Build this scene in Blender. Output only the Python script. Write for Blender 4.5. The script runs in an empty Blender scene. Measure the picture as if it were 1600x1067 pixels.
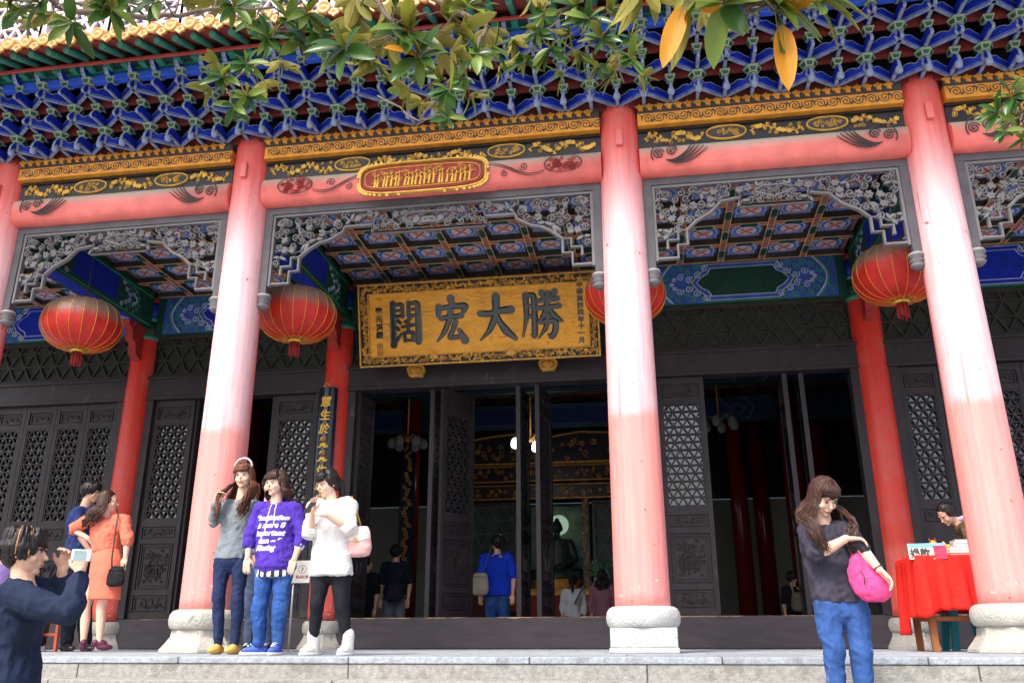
import bpy, bmesh, math, random
from mathutils import Vector, Matrix, Euler, noise
from mathutils.bvhtree import BVHTree
R = math.radians
PI = math.pi
random.seed(7)

# ------------------------------------------------------------------ camera
SC = bpy.context.scene
COL = SC.collection
CP = Vector((2.1503, -8.0473, 0.1141))
PIT, YAW, ROL, FPX = R(19.186), R(-8.807), R(-0.125), 1336.6724
FW = Vector((math.sin(YAW)*math.cos(PIT), math.cos(YAW)*math.cos(PIT), math.sin(PIT)))
_r = Vector((math.cos(YAW), -math.sin(YAW), 0)); _u = _r.cross(FW)
CR = math.cos(ROL)*_r + math.sin(ROL)*_u
CU = -math.sin(ROL)*_r + math.cos(ROL)*_u
cam = bpy.data.cameras.new('camera'); camo = bpy.data.objects.new('camera', cam); COL.objects.link(camo)
camo.matrix_world = Matrix(((CR.x, CU.x, -FW.x, CP.x), (CR.y, CU.y, -FW.y, CP.y), (CR.z, CU.z, -FW.z, CP.z), (0, 0, 0, 1)))
cam.sensor_width = 36; cam.lens = FPX/1600*36; cam.clip_start = 0.05; cam.clip_end = 600
SC.camera = camo

def at(px, py, y):
    """survey point of the photograph on the vertical plane at depth y"""
    d = FW*FPX + CR*(px-800) + CU*(533.5-py)
    return CP + d*((y-CP.y)/d.y)

# ------------------------------------------------------------------ world, sun, exposure
W = bpy.data.worlds.new("World"); SC.world = W; W.use_nodes = True
nt = W.node_tree
sky = nt.nodes.new('ShaderNodeTexSky'); sky.sky_type = 'NISHITA'; sky.sun_disc = False
SUN_EL, SUN_AZ = R(52), R(205)          # azimuth measured clockwise from +Y
sky.sun_elevation = SUN_EL; sky.sun_rotation = SUN_AZ
sky.dust_density = 4.0; sky.air_density = 1.0; sky.ozone_density = 1.0
bg = nt.nodes['Background']; bg.inputs[1].default_value = 0.15
nt.links.new(sky.outputs[0], bg.inputs[0])
sl = bpy.data.lights.new('sun', 'SUN'); sl.energy = 1.5; sl.angle = R(14); sl.color = (1, .96, .9)
so = bpy.data.objects.new('sun', sl); COL.objects.link(so)
sd = Vector((math.sin(SUN_AZ)*math.cos(SUN_EL), math.cos(SUN_AZ)*math.cos(SUN_EL), math.sin(SUN_EL)))
so.rotation_euler = sd.to_track_quat('Z', 'Y').to_euler()
SC.view_settings.view_transform = 'Standard'; SC.view_settings.look = 'None'
SC.view_settings.gamma = 1; SC.view_settings.exposure = 1.17
SC.cycles.max_bounces = 7; SC.cycles.diffuse_bounces = 4

# ------------------------------------------------------------------ materials
MATS = {}
def pm(name, col, rough=.65, var=.18, scale=6., bump=0., bscale=40., metal=0., coat=0., spec=.35, emit=None, estr=0, dirt=None, stretch=(1, 1, 1)):
    """procedural material: base colour broken up by noise, optional bump and a second dirt colour"""
    if name in MATS: return MATS[name]
    m = bpy.data.materials.new(name); m.use_nodes = True; MATS[name] = m
    t = m.node_tree; N = t.nodes; L = t.links; b = N['Principled BSDF']
    b.inputs['Roughness'].default_value = rough; b.inputs['Metallic'].default_value = metal
    b.inputs['Specular IOR Level'].default_value = spec
    if coat: b.inputs['Coat Weight'].default_value = coat; b.inputs['Coat Roughness'].default_value = .2
    tc = N.new('ShaderNodeTexCoord'); mp = N.new('ShaderNodeMapping'); mp.inputs['Scale'].default_value = stretch
    L.new(tc.outputs['Object'], mp.inputs[0])
    n = N.new('ShaderNodeTexNoise'); n.inputs['Scale'].default_value = scale; n.inputs['Detail'].default_value = 6
    L.new(mp.outputs[0], n.inputs['Vector'])
    r = N.new('ShaderNodeValToRGB'); L.new(n.outputs['Fac'], r.inputs[0])
    c = [x for x in col]
    r.color_ramp.elements[0].position = .3; r.color_ramp.elements[1].position = .72
    r.color_ramp.elements[0].color = [x*(1-var) for x in c]+[1]
    r.color_ramp.elements[1].color = [min(1, x*(1+var)) for x in c]+[1]
    out = r.outputs[0]
    if dirt:
        n2 = N.new('ShaderNodeTexNoise'); n2.inputs['Scale'].default_value = dirt[1]; n2.inputs['Detail'].default_value = 8; n2.inputs['Roughness'].default_value = .7
        L.new(mp.outputs[0], n2.inputs['Vector'])
        r2 = N.new('ShaderNodeValToRGB'); L.new(n2.outputs['Fac'], r2.inputs[0])
        r2.color_ramp.elements[0].position = dirt[2]; r2.color_ramp.elements[1].position = dirt[2]+.08
        mx = N.new('ShaderNodeMix'); mx.data_type = 'RGBA'
        L.new(r2.outputs[0], mx.inputs[0]); L.new(out, mx.inputs[6]); mx.inputs[7].default_value = list(dirt[0])+[1]
        out = mx.outputs[2]
    L.new(out, b.inputs['Base Color'])
    if bump:
        n3 = N.new('ShaderNodeTexNoise'); n3.inputs['Scale'].default_value = bscale; n3.inputs['Detail'].default_value = 5
        L.new(mp.outputs[0], n3.inputs['Vector'])
        bp = N.new('ShaderNodeBump'); bp.inputs['Strength'].default_value = bump; bp.inputs['Distance'].default_value = .02
        L.new(n3.outputs['Fac'], bp.inputs['Height']); L.new(bp.outputs[0], b.inputs['Normal'])
    if emit:
        b.inputs['Emission Color'].default_value = list(emit)+[1]; b.inputs['Emission Strength'].default_value = estr
    return m

def column_mat(name, red, pale, low, zlow, zred, front=True):
    """paint that has bleached on the weather side between two heights and was repainted below the lower one"""
    m = bpy.data.materials.new(name); m.use_nodes = True
    t = m.node_tree; N = t.nodes; L = t.links; b = N['Principled BSDF']
    b.inputs['Roughness'].default_value = .42
    tc = N.new('ShaderNodeTexCoord'); sp = N.new('ShaderNodeSeparateXYZ'); L.new(tc.outputs['Object'], sp.inputs[0])
    mp = N.new('ShaderNodeMapping'); mp.inputs['Scale'].default_value = (14, 14, .7); L.new(tc.outputs['Object'], mp.inputs[0])
    st = N.new('ShaderNodeTexNoise'); st.inputs['Scale'].default_value = 1.6; st.inputs['Detail'].default_value = 7; L.new(mp.outputs[0], st.inputs['Vector'])
    bl = N.new('ShaderNodeTexNoise'); bl.inputs['Scale'].default_value = 3; bl.inputs['Detail'].default_value = 5; L.new(tc.outputs['Object'], bl.inputs['Vector'])
    def math_(op, a, b_, c=None):
        n = N.new('ShaderNodeMath'); n.operation = op
        for i, v in enumerate((a, b_, c)):
            if v is None: continue
            if hasattr(v, 'links'): L.new(v, n.inputs[i])
            else: n.inputs[i].default_value = v
        return n.outputs[0]
    def mr(v, a, b_, c=0, d=1, smooth=True):
        n = N.new('ShaderNodeMapRange'); n.interpolation_type = 'SMOOTHSTEP' if smooth else 'LINEAR'
        L.new(v, n.inputs[0])
        for i, x in enumerate((a, b_, c, d)): n.inputs[i+1].default_value = x
        return n.outputs[0]
    def mixc(f, a, c):
        n = N.new('ShaderNodeMix'); n.data_type = 'RGBA'; L.new(f, n.inputs[0])
        for i, v in ((6, a), (7, c)):
            if hasattr(v, 'links'): L.new(v, n.inputs[i])
            else: n.inputs[i].default_value = list(v)+[1]
        return n.outputs[2]
    zj = math_('ADD', sp.outputs[2], math_('MULTIPLY', math_('SUBTRACT', st.outputs['Fac'], .5), .9))
    bleach = math_('MULTIPLY', mr(zj, zred+.25, zred-1.25), mr(sp.outputs[1], .16, -.14))
    bleach = math_('MULTIPLY', bleach, mr(st.outputs['Fac'], .15, .55, .62, 1.))
    up = mixc(bleach, red, pale)
    zl = math_('ADD', sp.outputs[2], math_('MULTIPLY', math_('SUBTRACT', bl.outputs['Fac'], .5), .28))
    lowf = mr(zl, zlow+.09, zlow-.07)
    lowc = mixc(mr(st.outputs['Fac'], .35, .7), low, [min(1, v*1.18) for v in low])
    col = mixc(lowf, up, lowc)
    # chips of missing paint, mostly near the foot
    ch = N.new('ShaderNodeTexNoise'); ch.inputs['Scale'].default_value = 16; ch.inputs['Detail'].default_value = 9; ch.inputs['Roughness'].default_value = .75; L.new(tc.outputs['Object'], ch.inputs['Vector'])
    thr = mr(sp.outputs[2], .35, 1.5, .60, .72, False)
    chip = math_('GREATER_THAN', ch.outputs['Fac'], thr)
    col = mixc(chip, col, (.72, .6, .5))
    ch2 = N.new('ShaderNodeTexNoise'); ch2.inputs['Scale'].default_value = 11; ch2.inputs['Detail'].default_value = 9; ch2.noise_dimensions = '4D'; ch2.inputs['W'].default_value = 3; L.new(tc.outputs['Object'], ch2.inputs['Vector'])
    col = mixc(math_('MULTIPLY', math_('GREATER_THAN', ch2.outputs['Fac'], .69), .8), col, (.33, .05, .04))
    mp2 = N.new('ShaderNodeMapping'); mp2.inputs['Scale'].default_value = (26, 26, 1.1); L.new(tc.outputs['Object'], mp2.inputs[0])
    ck = N.new('ShaderNodeTexNoise'); ck.inputs['Scale'].default_value = 1.; ck.inputs['Detail'].default_value = 4; L.new(mp2.outputs[0], ck.inputs['Vector'])
    col = mixc(mr(ck.outputs['Fac'], .66, .70, 0, .45), col, (.30, .06, .05))
    gr = N.new('ShaderNodeTexNoise'); gr.inputs['Scale'].default_value = 2.3; gr.inputs['Detail'].default_value = 9; gr.inputs['Roughness'].default_value = .7; L.new(tc.outputs['Object'], gr.inputs['Vector'])
    col = mixc(mr(gr.outputs['Fac'], .45, .75, 0, .30), col, (.42, .22, .20))
    L.new(col, b.inputs['Base Color'])
    bp = N.new('ShaderNodeBump'); bp.inputs['Strength'].default_value = .5; bp.inputs['Distance'].default_value = .015
    L.new(st.outputs['Fac'], bp.inputs['Height']); L.new(bp.outputs[0], b.inputs['Normal'])
    return m

def dusty(name, col, dust, rough=.5, amt=1.0):
    """paint with dust lying on the faces that look upward"""
    m = pm(name, col, rough, .15, 5, .15, 60)
    t = m.node_tree; N = t.nodes; L = t.links; b = N['Principled BSDF']
    src = b.inputs['Base Color'].links[0].from_socket
    g = N.new('ShaderNodeNewGeometry'); s = N.new('ShaderNodeSeparateXYZ'); L.new(g.outputs['Normal'], s.inputs[0])
    r = N.new('ShaderNodeMapRange'); L.new(s.outputs[2], r.inputs[0]); r.inputs[1].default_value = -.02; r.inputs[2].default_value = .45; r.inputs[4].default_value = amt
    mx = N.new('ShaderNodeMix'); mx.data_type = 'RGBA'; L.new(r.outputs[0], mx.inputs[0]); L.new(src, mx.inputs[6]); mx.inputs[7].default_value = list(dust)+[1]
    L.new(mx.outputs[2], b.inputs['Base Color'])
    return m

M_front = column_mat('faded_column_paint', (.72, .095, .075), (.85, .53, .55), (.82, .28, .25), 2.12, 5.05)
M_back = column_mat('inner_column_paint', (.62, .025, .01), (.66, .04, .02), (.70, .10, .07), 1.15, 3.2)
M_red = pm('deep_red_paint', (.30, .02, .015), .5, .2)
M_beam = dusty('dusty_beam_red', (.82, .20, .17), (.50, .47, .38), .45)
M_dark = pm('dark_door_wood', (.026, .021, .024), .5, .25, 9, .12, 60, dirt=((.075, .062, .055), 7, .60), stretch=(1, 1, .35))
M_sill = pm('worn_sill_wood', (.055, .046, .054), .55, .2, 5, .2, 40, dirt=((.42, .30, .17), 9, .70), stretch=(.6, 1, 3))
t = M_sill.node_tree; N = t.nodes; L = t.links; b = N['Principled BSDF']; src = b.inputs['Base Color'].links[0].from_socket
tc = N.new('ShaderNodeTexCoord'); sp = N.new('ShaderNodeSeparateXYZ'); L.new(tc.outputs['Object'], sp.inputs[0]); nz = N.new('ShaderNodeTexNoise'); nz.inputs['Scale'].default_value = 3.5; nz.inputs['Detail'].default_value = 8; L.new(tc.outputs['Object'], nz.inputs['Vector'])
ma = N.new('ShaderNodeMath'); ma.operation = 'MULTIPLY_ADD'; L.new(nz.outputs['Fac'], ma.inputs[0]); ma.inputs[1].default_value = .07; L.new(sp.outputs[2], ma.inputs[2])
gt = N.new('ShaderNodeMath'); gt.operation = 'GREATER_THAN'; L.new(ma.outputs[0], gt.inputs[0]); gt.inputs[1].default_value = .409
mx = N.new('ShaderNodeMix'); mx.data_type = 'RGBA'; L.new(gt.outputs[0], mx.inputs[0]); L.new(src, mx.inputs[6]); mx.inputs[7].default_value = (.42, .27, .13, 1); L.new(mx.outputs[2], b.inputs['Base Color'])
M_grey = dusty('grey_fret_wood', (.16, .155, .16), (.28, .27, .25), .6)
M_greyd = pm('grey_frame_wood', (.085, .08, .09), .55, .2, 7, .1)
M_black = pm('black_lacquer', (.02, .018, .02), .35, .2)
M_gold = pm('dull_gold', (.62, .36, .06), .45, .25, 12, .1, 70, metal=.25)
M_orange = pm('orange_gilt', (.72, .30, .035), .45, .2, 10, .15, 60, metal=.15, dirt=((.12, .07, .03), 14, .66))
M_line = pm('black_line_paint', (.06, .05, .05), .6, .2)
M_blue = pm('ultramarine_paint', (.004, .024, .36), .5, .25, 9, .1, 50, dirt=((.20, .22, .36), 17, .66))
M_edge = pm('bluish_edge_paint', (.20, .25, .36), .6, .3, 12, dirt=((.08, .09, .18), 22, .56))
M_green = pm('malachite_paint', (.010, .062, .038), .5, .3, 9)
M_gedge = pm('pale_green_line', (.24, .32, .20), .6, .2, 15, dirt=((.1, .15, .1), 25, .62))
M_bluem = pm('mid_blue_paint', (.04, .10, .36), .55, .25)
M_lblue = pm('pale_blue_line', (.38, .46, .66), .6, .15)
M_teal = pm('teal_line_paint', (.04, .30, .17), .6, .2)
M_pink = pm('coffer_red', (.28, .13, .13), .6, .3, 14, dirt=((.18, .09, .16), 22, .55))
M_stone = pm('column_base_stone', (.46, .44, .39), .85, .2, 5, .7, 45, dirt=((.24, .23, .21), 5, .58))
M_stonew = pm('pale_column_base_stone', (.52, .53, .51), .85, .16, 5, .7, 45, dirt=((.32, .33, .32), 6, .58))
M_white = pm('offwhite_wall', (.42, .46, .42), .9, .08, 2)
M_tile = pm('yellow_glazed_tile', (.72, .34, .09), .3, .25, 8, .1, 30, dirt=((.75, .50, .32), 7, .55))

# ------------------------------------------------------------------ mesh builder
class MB:
    def __init__(s): s.v = []; s.f = []; s.m = []; s.sm = []
    def add(s, vs, fs, mi=0, smooth=False):
        o = len(s.v); s.v += [tuple(v) for v in vs]
        for f in fs: s.f.append(tuple(o+i for i in f)); s.m.append(mi); s.sm.append(smooth)
    def box(s, x0, x1, y0, y1, z0, z1, mi=0, M=None):
        vs = [Vector((x, y, z)) for z in (z0, z1) for y in (y0, y1) for x in (x0, x1)]
        if M: vs = [M @ v for v in vs]
        s.add(vs, [(0, 2, 3, 1), (4, 5, 7, 6), (0, 1, 5, 4), (1, 3, 7, 5), (3, 2, 6, 7), (2, 0, 4, 6)], mi)
    def bar(s, p0, p1, w, d, n=Vector((0, -1, 0)), mi=0):
        """square bar from p0 to p1, w wide in the plane across n, d deep along n"""
        p0 = Vector(p0); p1 = Vector(p1); a = (p1-p0).normalized(); sd_ = a.cross(n).normalized(); nn = sd_.cross(a).normalized()
        vs = []
        for p in (p0, p1):
            for i, j in ((-1, -1), (1, -1), (1, 1), (-1, 1)): vs.append(p+sd_*w/2*i+nn*d/2*j)
        s.add(vs, [(3, 2, 1, 0), (4, 5, 6, 7), (0, 1, 5, 4), (1, 2, 6, 5), (2, 3, 7, 6), (3, 0, 4, 7)], mi)
    def prism(s, poly, f0, f1, mi=0, mcap=None):
        """poly list of 2D; f0/f1 map (u,v)->3D for the two ends"""
        n = len(poly); vs = [f0(*p) for p in poly]+[f1(*p) for p in poly]
        s.add(vs, [tuple(range(n))[::-1], tuple(range(n, 2*n))], mi if mcap is None else mcap)
        o = len(s.v)-2*n
        for i in range(n):
            j = (i+1) % n; s.f.append((o+i, o+j, o+n+j, o+n+i)); s.m.append(mi); s.sm.append(False)
    def lathe(s, prof, n=24, c=(0, 0, 0), mi=0, smooth=True, sq=None, ang=0):
        o = len(s.v); c = Vector(c)
        for (r_, z) in prof:
            for k in range(n):
                a = 2*PI*k/n+ang; s.v.append((c.x+r_*math.cos(a), c.y+r_*math.sin(a), c.z+z))
        for i in range(len(prof)-1):
            for k in range(n):
                k2 = (k+1) % n; s.f.append((o+i*n+k, o+i*n+k2, o+(i+1)*n+k2, o+(i+1)*n+k)); s.m.append(mi); s.sm.append(smooth)
        s.f.append(tuple(o+k for k in range(n))[::-1]); s.m.append(mi); s.sm.append(False)
        e = o+(len(prof)-1)*n; s.f.append(tuple(e+k for k in range(n))); s.m.append(mi); s.sm.append(False)
    def tube(s, pts, rad, n=8, mi=0, smooth=True, flat=None):
        pts = [Vector(p) for p in pts]; rad = rad if hasattr(rad, '__len__') else [rad]*len(pts)
        o = len(s.v); up = None
        for i, p in enumerate(pts):
            a = (pts[min(i+1, len(pts)-1)]-pts[max(i-1, 0)])
            a = a.normalized() if a.length > 1e-9 else Vector((0, 0, 1))
            if up is None: up = Vector((0, 0, 1)) if abs(a.z) < .9 else Vector((0, -1, 0))
            x = a.cross(up).normalized(); up = x.cross(a).normalized()
            for k in range(n):
                t = 2*PI*k/n; s.v.append(tuple(p+(x*math.cos(t)+up*math.sin(t)*(flat or 1))*rad[i]))
        for i in range(len(pts)-1):
            for k in range(n):
                k2 = (k+1) % n; s.f.append((o+i*n+k, o+i*n+k2, o+(i+1)*n+k2, o+(i+1)*n+k)); s.m.append(mi); s.sm.append(smooth)
        s.f.append(tuple(o+k for k in range(n))[::-1]); s.m.append(mi); s.sm.append(False)
        e = o+(len(pts)-1)*n; s.f.append(tuple(e+k for k in range(n))); s.m.append(mi); s.sm.append(False)
    def ribbon(s, pts, w, t, fn, mi=0, back=0.):
        """carved strip along 2D pts; fn(u,v,h)->3D, h towards the viewer"""
        n = len(pts); ws = w if hasattr(w, '__len__') else [w]*n; o = len(s.v)
        for i in range(n):
            a = Vector(pts[max(i-1, 0)]); b = Vector(pts[min(i+1, n-1)]); d = (b-a)
            d = d.normalized() if d.length > 1e-9 else Vector((1, 0)); q = Vector((-d.y, d.x)); p = Vector(pts[i]); h = ws[i]/2
            for k, z in ((-h, -back), (-h, t*.35), (-h*.5, t), (h*.5, t), (h, t*.35), (h, -back)):
                r_ = p+q*k; s.v.append(tuple(fn(r_.x, r_.y, z)))
        for i in range(n-1):
            for k in range(6 if back else 5):
                k2 = (k+1) % 6; s.f.append((o+i*6+k, o+i*6+k2, o+(i+1)*6+k2, o+(i+1)*6+k)); s.m.append(mi); s.sm.append(False)
        s.f.append(tuple(o+k for k in range(6))); s.m.append(mi); s.sm.append(False)
        e = o+(n-1)*6; s.f.append(tuple(e+k for k in range(6))[::-1]); s.m.append(mi); s.sm.append(False)
    def plate(s, poly, h0, h1, fn, mi=0):
        h1 = h1+random.random()*.0025
        s.prism(poly, lambda u, v: fn(u, v, h0), lambda u, v: fn(u, v, h1), mi)
    def mesh(s, name, mats):
        me = bpy.data.meshes.new(name); me.from_pydata(s.v, [], s.f)
        for m in (mats if isinstance(mats, (list, tuple)) else [mats]): me.materials.append(m)
        me.polygons.foreach_set('material_index', s.m); me.polygons.foreach_set('use_smooth', s.sm)
        bm = bmesh.new(); bm.from_mesh(me); bmesh.ops.recalc_face_normals(bm, faces=bm.faces); bm.to_mesh(me); bm.free()
        return me
    def build(s, name, mats, parent=None, bevel=0, **kw):
        o = bpy.data.objects.new(name, s.mesh(name, mats)); COL.objects.link(o)
        if parent: o.parent = parent
        if bevel:
            b = o.modifiers.new('bevel', 'BEVEL'); b.width = bevel; b.segments = 2; b.limit_method = 'ANGLE'; b.angle_limit = R(40)
        for k, v in kw.items(): o[k] = v
        return o
def inst(name, me, parent=None, loc=(0, 0, 0), rz=0, scale=None):
    o = bpy.data.objects.new(name, me); COL.objects.link(o); o.location = loc; o.rotation_euler = (0, 0, rz)
    if scale: o.scale = scale
    if parent: o.parent = parent
    return o
def thing(name, label, cat, loc=(0, 0, 0), rz=0, group=None):
    o = bpy.data.objects.new(name, None); COL.objects.link(o); o.location = loc; o.rotation_euler = (0, 0, rz); o.empty_display_size = .1
    o['label'] = label; o['category'] = cat
    if group: o['group'] = group
    return o
def tag(o, label, cat, group=None):
    o['label'] = label; o['category'] = cat
    if group: o['group'] = group
    return o
def copy_tree(o, parent=None):
    c = o.copy(); COL.objects.link(c)
    if parent: c.parent = parent
    for ch in list(o.children): copy_tree(ch, c)
    return c
XZ = lambda y0: (lambda u, v, h: Vector((u, y0-h, v)))      # facing the camera
def spiral(cx, cy, r, turns, a0, hand=1, n=None, r1=.12):
    n = n or int(9*turns)+2; out = []
    for i in range(n+1):
        t = i/n; a = a0+hand*2*PI*turns*t; q = r*(1-(1-r1)*t); out.append((cx+q*math.cos(a), cy+q*math.sin(a)))
    return out
def tapers(n, w, e=.35): return [w*(e+(1-e)*math.sin(PI*min(1, max(0, (i+.6)/(n+.2))))) for i in range(n)]
def bez(p0, p1, p2, p3, n=8):
    out = []
    for i in range(n+1):
        t = i/n; u = 1-t
        out.append(tuple(u**3*a+3*u*u*t*b+3*u*t*t*c+t**3*d for a, b, c, d in zip(p0, p1, p2, p3)))
    return out
def leafpoly(x, y, a, l, w):
    pts = []
    for t, k in ((0, 0), (.25, .8), (.55, 1), (.8, .6), (1, 0)): pts.append((t*l, k*w/2))
    pts += [(t*l, -k*w/2) for t, k in ((.8, .6), (.55, 1), (.25, .8))]
    c, s_ = math.cos(a), math.sin(a)
    return [(x+u*c-v*s_, y+u*s_+v*c) for u, v in pts]
def text_mesh(body, size, depth, mats, bold=0., shear=0., sx=1.):
    cu = bpy.data.curves.new('t', 'FONT'); cu.body = body; cu.size = size; cu.extrude = depth/2; cu.offset = bold; cu.shear = shear
    cu.align_x = 'CENTER'; cu.align_y = 'CENTER'; cu.resolution_u = 3
    o = bpy.data.objects.new('t', cu); COL.objects.link(o); bpy.context.view_layer.update()
    dg = bpy.context.evaluated_depsgraph_get(); me = bpy.data.meshes.new_from_object(o.evaluated_get(dg))
    bpy.data.objects.remove(o); bpy.data.curves.remove(cu)
    me.materials.clear()
    for m in (mats if isinstance(mats, (list, tuple)) else [mats]): me.materials.append(m)
    for v in me.vertices: v.co.x *= sx
    return me
# ------------------------------------------------------------------ dimensions of the hall (metres)
CX = [-8.19, -5.13, -2.075, 2.075, 5.13, 8.19]
D = 3.13                     # depth of the porch
ZC = 5.06                    # coffered porch ceiling
HL, HT, HB = 3.41, 3.76, 4.40   # lintel underside, transom underside, transom top

# ------------------------------------------------------------------ setting: ground, steps, platform floor
def slab_mat(name, col, sx, sy, ox=0.):
    m = pm(name, col, .8, .22, 26, .5, 60, dirt=((col[0]*.74, col[1]*.73, col[2]*.70), 5, .52))
    t = m.node_tree; N = t.nodes; L = t.links; b = N['Principled BSDF']; src = b.inputs['Base Color'].links[0].from_socket
    tc = N.new('ShaderNodeTexCoord'); br = N.new('ShaderNodeTexBrick'); L.new(tc.outputs['Object'], br.inputs['Vector'])
    br.inputs['Scale'].default_value = 1; br.inputs['Brick Width'].default_value = sx; br.inputs['Row Height'].default_value = sy
    br.inputs['Mortar Size'].default_value = .006; br.inputs['Color1'].default_value = (1, 1, 1, 1); br.inputs['Color2'].default_value = (.86, .86, .86, 1); br.inputs['Mortar'].default_value = (.25, .25, .25, 1)
    mx = N.new('ShaderNodeMix'); mx.data_type = 'RGBA'; mx.blend_type = 'MULTIPLY'; mx.inputs[0].default_value = 1
    L.new(src, mx.inputs[6]); L.new(br.outputs[0], mx.inputs[7]); L.new(mx.outputs[2], b.inputs['Base Color'])
    return m
GZ = -1.16
g = MB(); g.box(-150, 150, -160, 120, GZ-.3, GZ); g.build('ground', slab_mat('plaza_paving', (.50, .49, .46), .9, .6), kind='structure')
M_step = slab_mat('granite_step', (.35, .345, .32), 2.1, 3.); M_step2 = slab_mat('granite_step_top', (.40, .44, .48), 1.3, .65)
st = MB()
for k in range(1, 8):
    yb = -1.8-.32*(k-1); st.box(-14, 14, yb-.32, -1.8+.0 if k == 1 else yb+.0, GZ+.002, -.145*k)
st.build('steps', M_step, bevel=.006, kind='structure')
pf = MB(); pf.box(-14, 14, -1.8, 14, GZ+.002, -.05); pf.build('platform', M_step, kind='structure')
pf = MB(); pf.box(-14, 14, -1.81, 14, -.046, 0); pf.build('platform_floor', M_step2, bevel=.008, kind='structure')

# ------------------------------------------------------------------ the hall
HALL = thing('temple_hall', 'large temple hall with faded red columns, carved dark doors and blue and green bracketed eaves', 'temple', (0, 0, 0))

def base_stone(kind):
    """turned drum over a faceted foot; kind 0 straight square foot, 1 flared foot, 2 small inner base"""
    a = MB(); k = .8 if kind == 2 else 1
    a.lathe([(x*k, z*(.9 if kind == 2 else 1)) for x, z in [(.27, .205), (.305, .215), (.322, .25), (.328, .295), (.32, .34), (.30, .37), (.272, .385), (.24, .388)]], 40)
    if kind == 0:
        for (w, z0, z1) in ((.285, .045, .208), (.296, .0, .046)):
            a.box(-w, w, -w, w, z0, z1)
    else:
        prof = [(.39*k, 0), (.385*k, .03), (.335*k, .09), (.30*k, .14), (.292*k, .19), (.29*k, .207*(.9 if kind == 2 else 1))]
        a.lathe(prof, 8, smooth=False, ang=PI/8)
    return a
def column(x, y, r0, r1, h, mat, kind, stone):
    a = MB(); n = 48; prof = []
    for i in range(40):
        t = i/39; z = .36+(h-.36)*t; prof.append((r0+(r1-r0)*t**1.15, z))
    a.lathe(prof, n, mi=0)
    if h < 5.2:      # painted head of the inner columns
        pr = [(r1+.012, 4.33), (r1+.02, 4.36), (r1+.012, 4.40)]; a.lathe(pr, n, mi=2)
        a.lathe([(r1+.006, 4.38), (r1+.006, 4.62)], n, mi=1); a.lathe([(r1+.012, 4.62), (r1+.02, 4.645), (r1+.012, 4.67)], n, mi=2)
        a.lathe([(r1+.006, 4.67), (r1+.006, 4.92)], n, mi=3)
    c = a.build('column', [mat, M_green, M_teal, M_blue], HALL); c.location = (x, y, 0)
    b = base_stone(kind).build('stone_base', stone, c, bevel=.01)
    b.rotation_euler = (0, 0, random.choice((0, PI/2)))
    return c
for i, x in enumerate(CX):
    c = column(x, 0, .247, .213, 5.56, M_front, 0 if i in (3,) else 1, M_stonew if i == 3 else M_stone)
    column(x, D, .205, .198, 5.0, M_back, 2, M_stone)
    # square tenon end near the head
    if 0 < i < 5:
        t = MB(); t.box(-.035, .035, -.26, -.18, 4.96, 5.14); t.build('tenon', M_front, c, bevel=.004)

# --- front tie beams, round fronted
def rbeam(x0, x1, zb, zt, hy, yc):
    a = MB(); poly = []; n = 20; hz = (zt-zb)/2; zc = (zt+zb)/2
    for k in range(n):
        t = 2*PI*k/n; c, s_ = math.cos(t), math.sin(t)
        poly.append((yc+hy*math.copysign(abs(c)**.7, c), zc+hz*math.copysign(abs(s_)**.7, s_)))
    o = len(a.v); a.prism(poly, lambda u, v: Vector((x0, u, v)), lambda u, v: Vector((x1, u, v)))
    a.sm = [True]*len(a.sm); a.sm[0] = a.sm[1] = False
    return a
def cloudcurl(a, cx, cz, s_, hand, fn, mi=0):
    """the incised cloud with two curls and a trailing tail of lines"""
    for (dx, dz, r_) in ((-.055, .01, .05), (.055, .03, .048)):
        a.ribbon(spiral(cx+hand*dx*s_, cz+dz*s_, r_*s_, 1.9, R(20), 1, 30), .0095*s_, .008, fn, mi)
    a.ribbon(spiral(cx, cz+.012*s_, .12*s_, .55, R(-150) if hand > 0 else R(-30), -1 if hand > 0 else 1, 14, .85), .012*s_, .008, fn, mi)
    for q in range(5):
        a.ribbon(bez((cx+hand*(.0+q*.012)*s_, cz-(.05+.002*q)*s_), (cx+hand*.12*s_, cz-(.13-.02*q)*s_), (cx+hand*(.22)*s_, cz-(.09-.03*q)*s_), (cx+hand*(.36-.03*q)*s_, cz+(.04+.02*q)*s_), 10), tapers(11, .014*s_, .2), .008, fn, mi)
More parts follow.
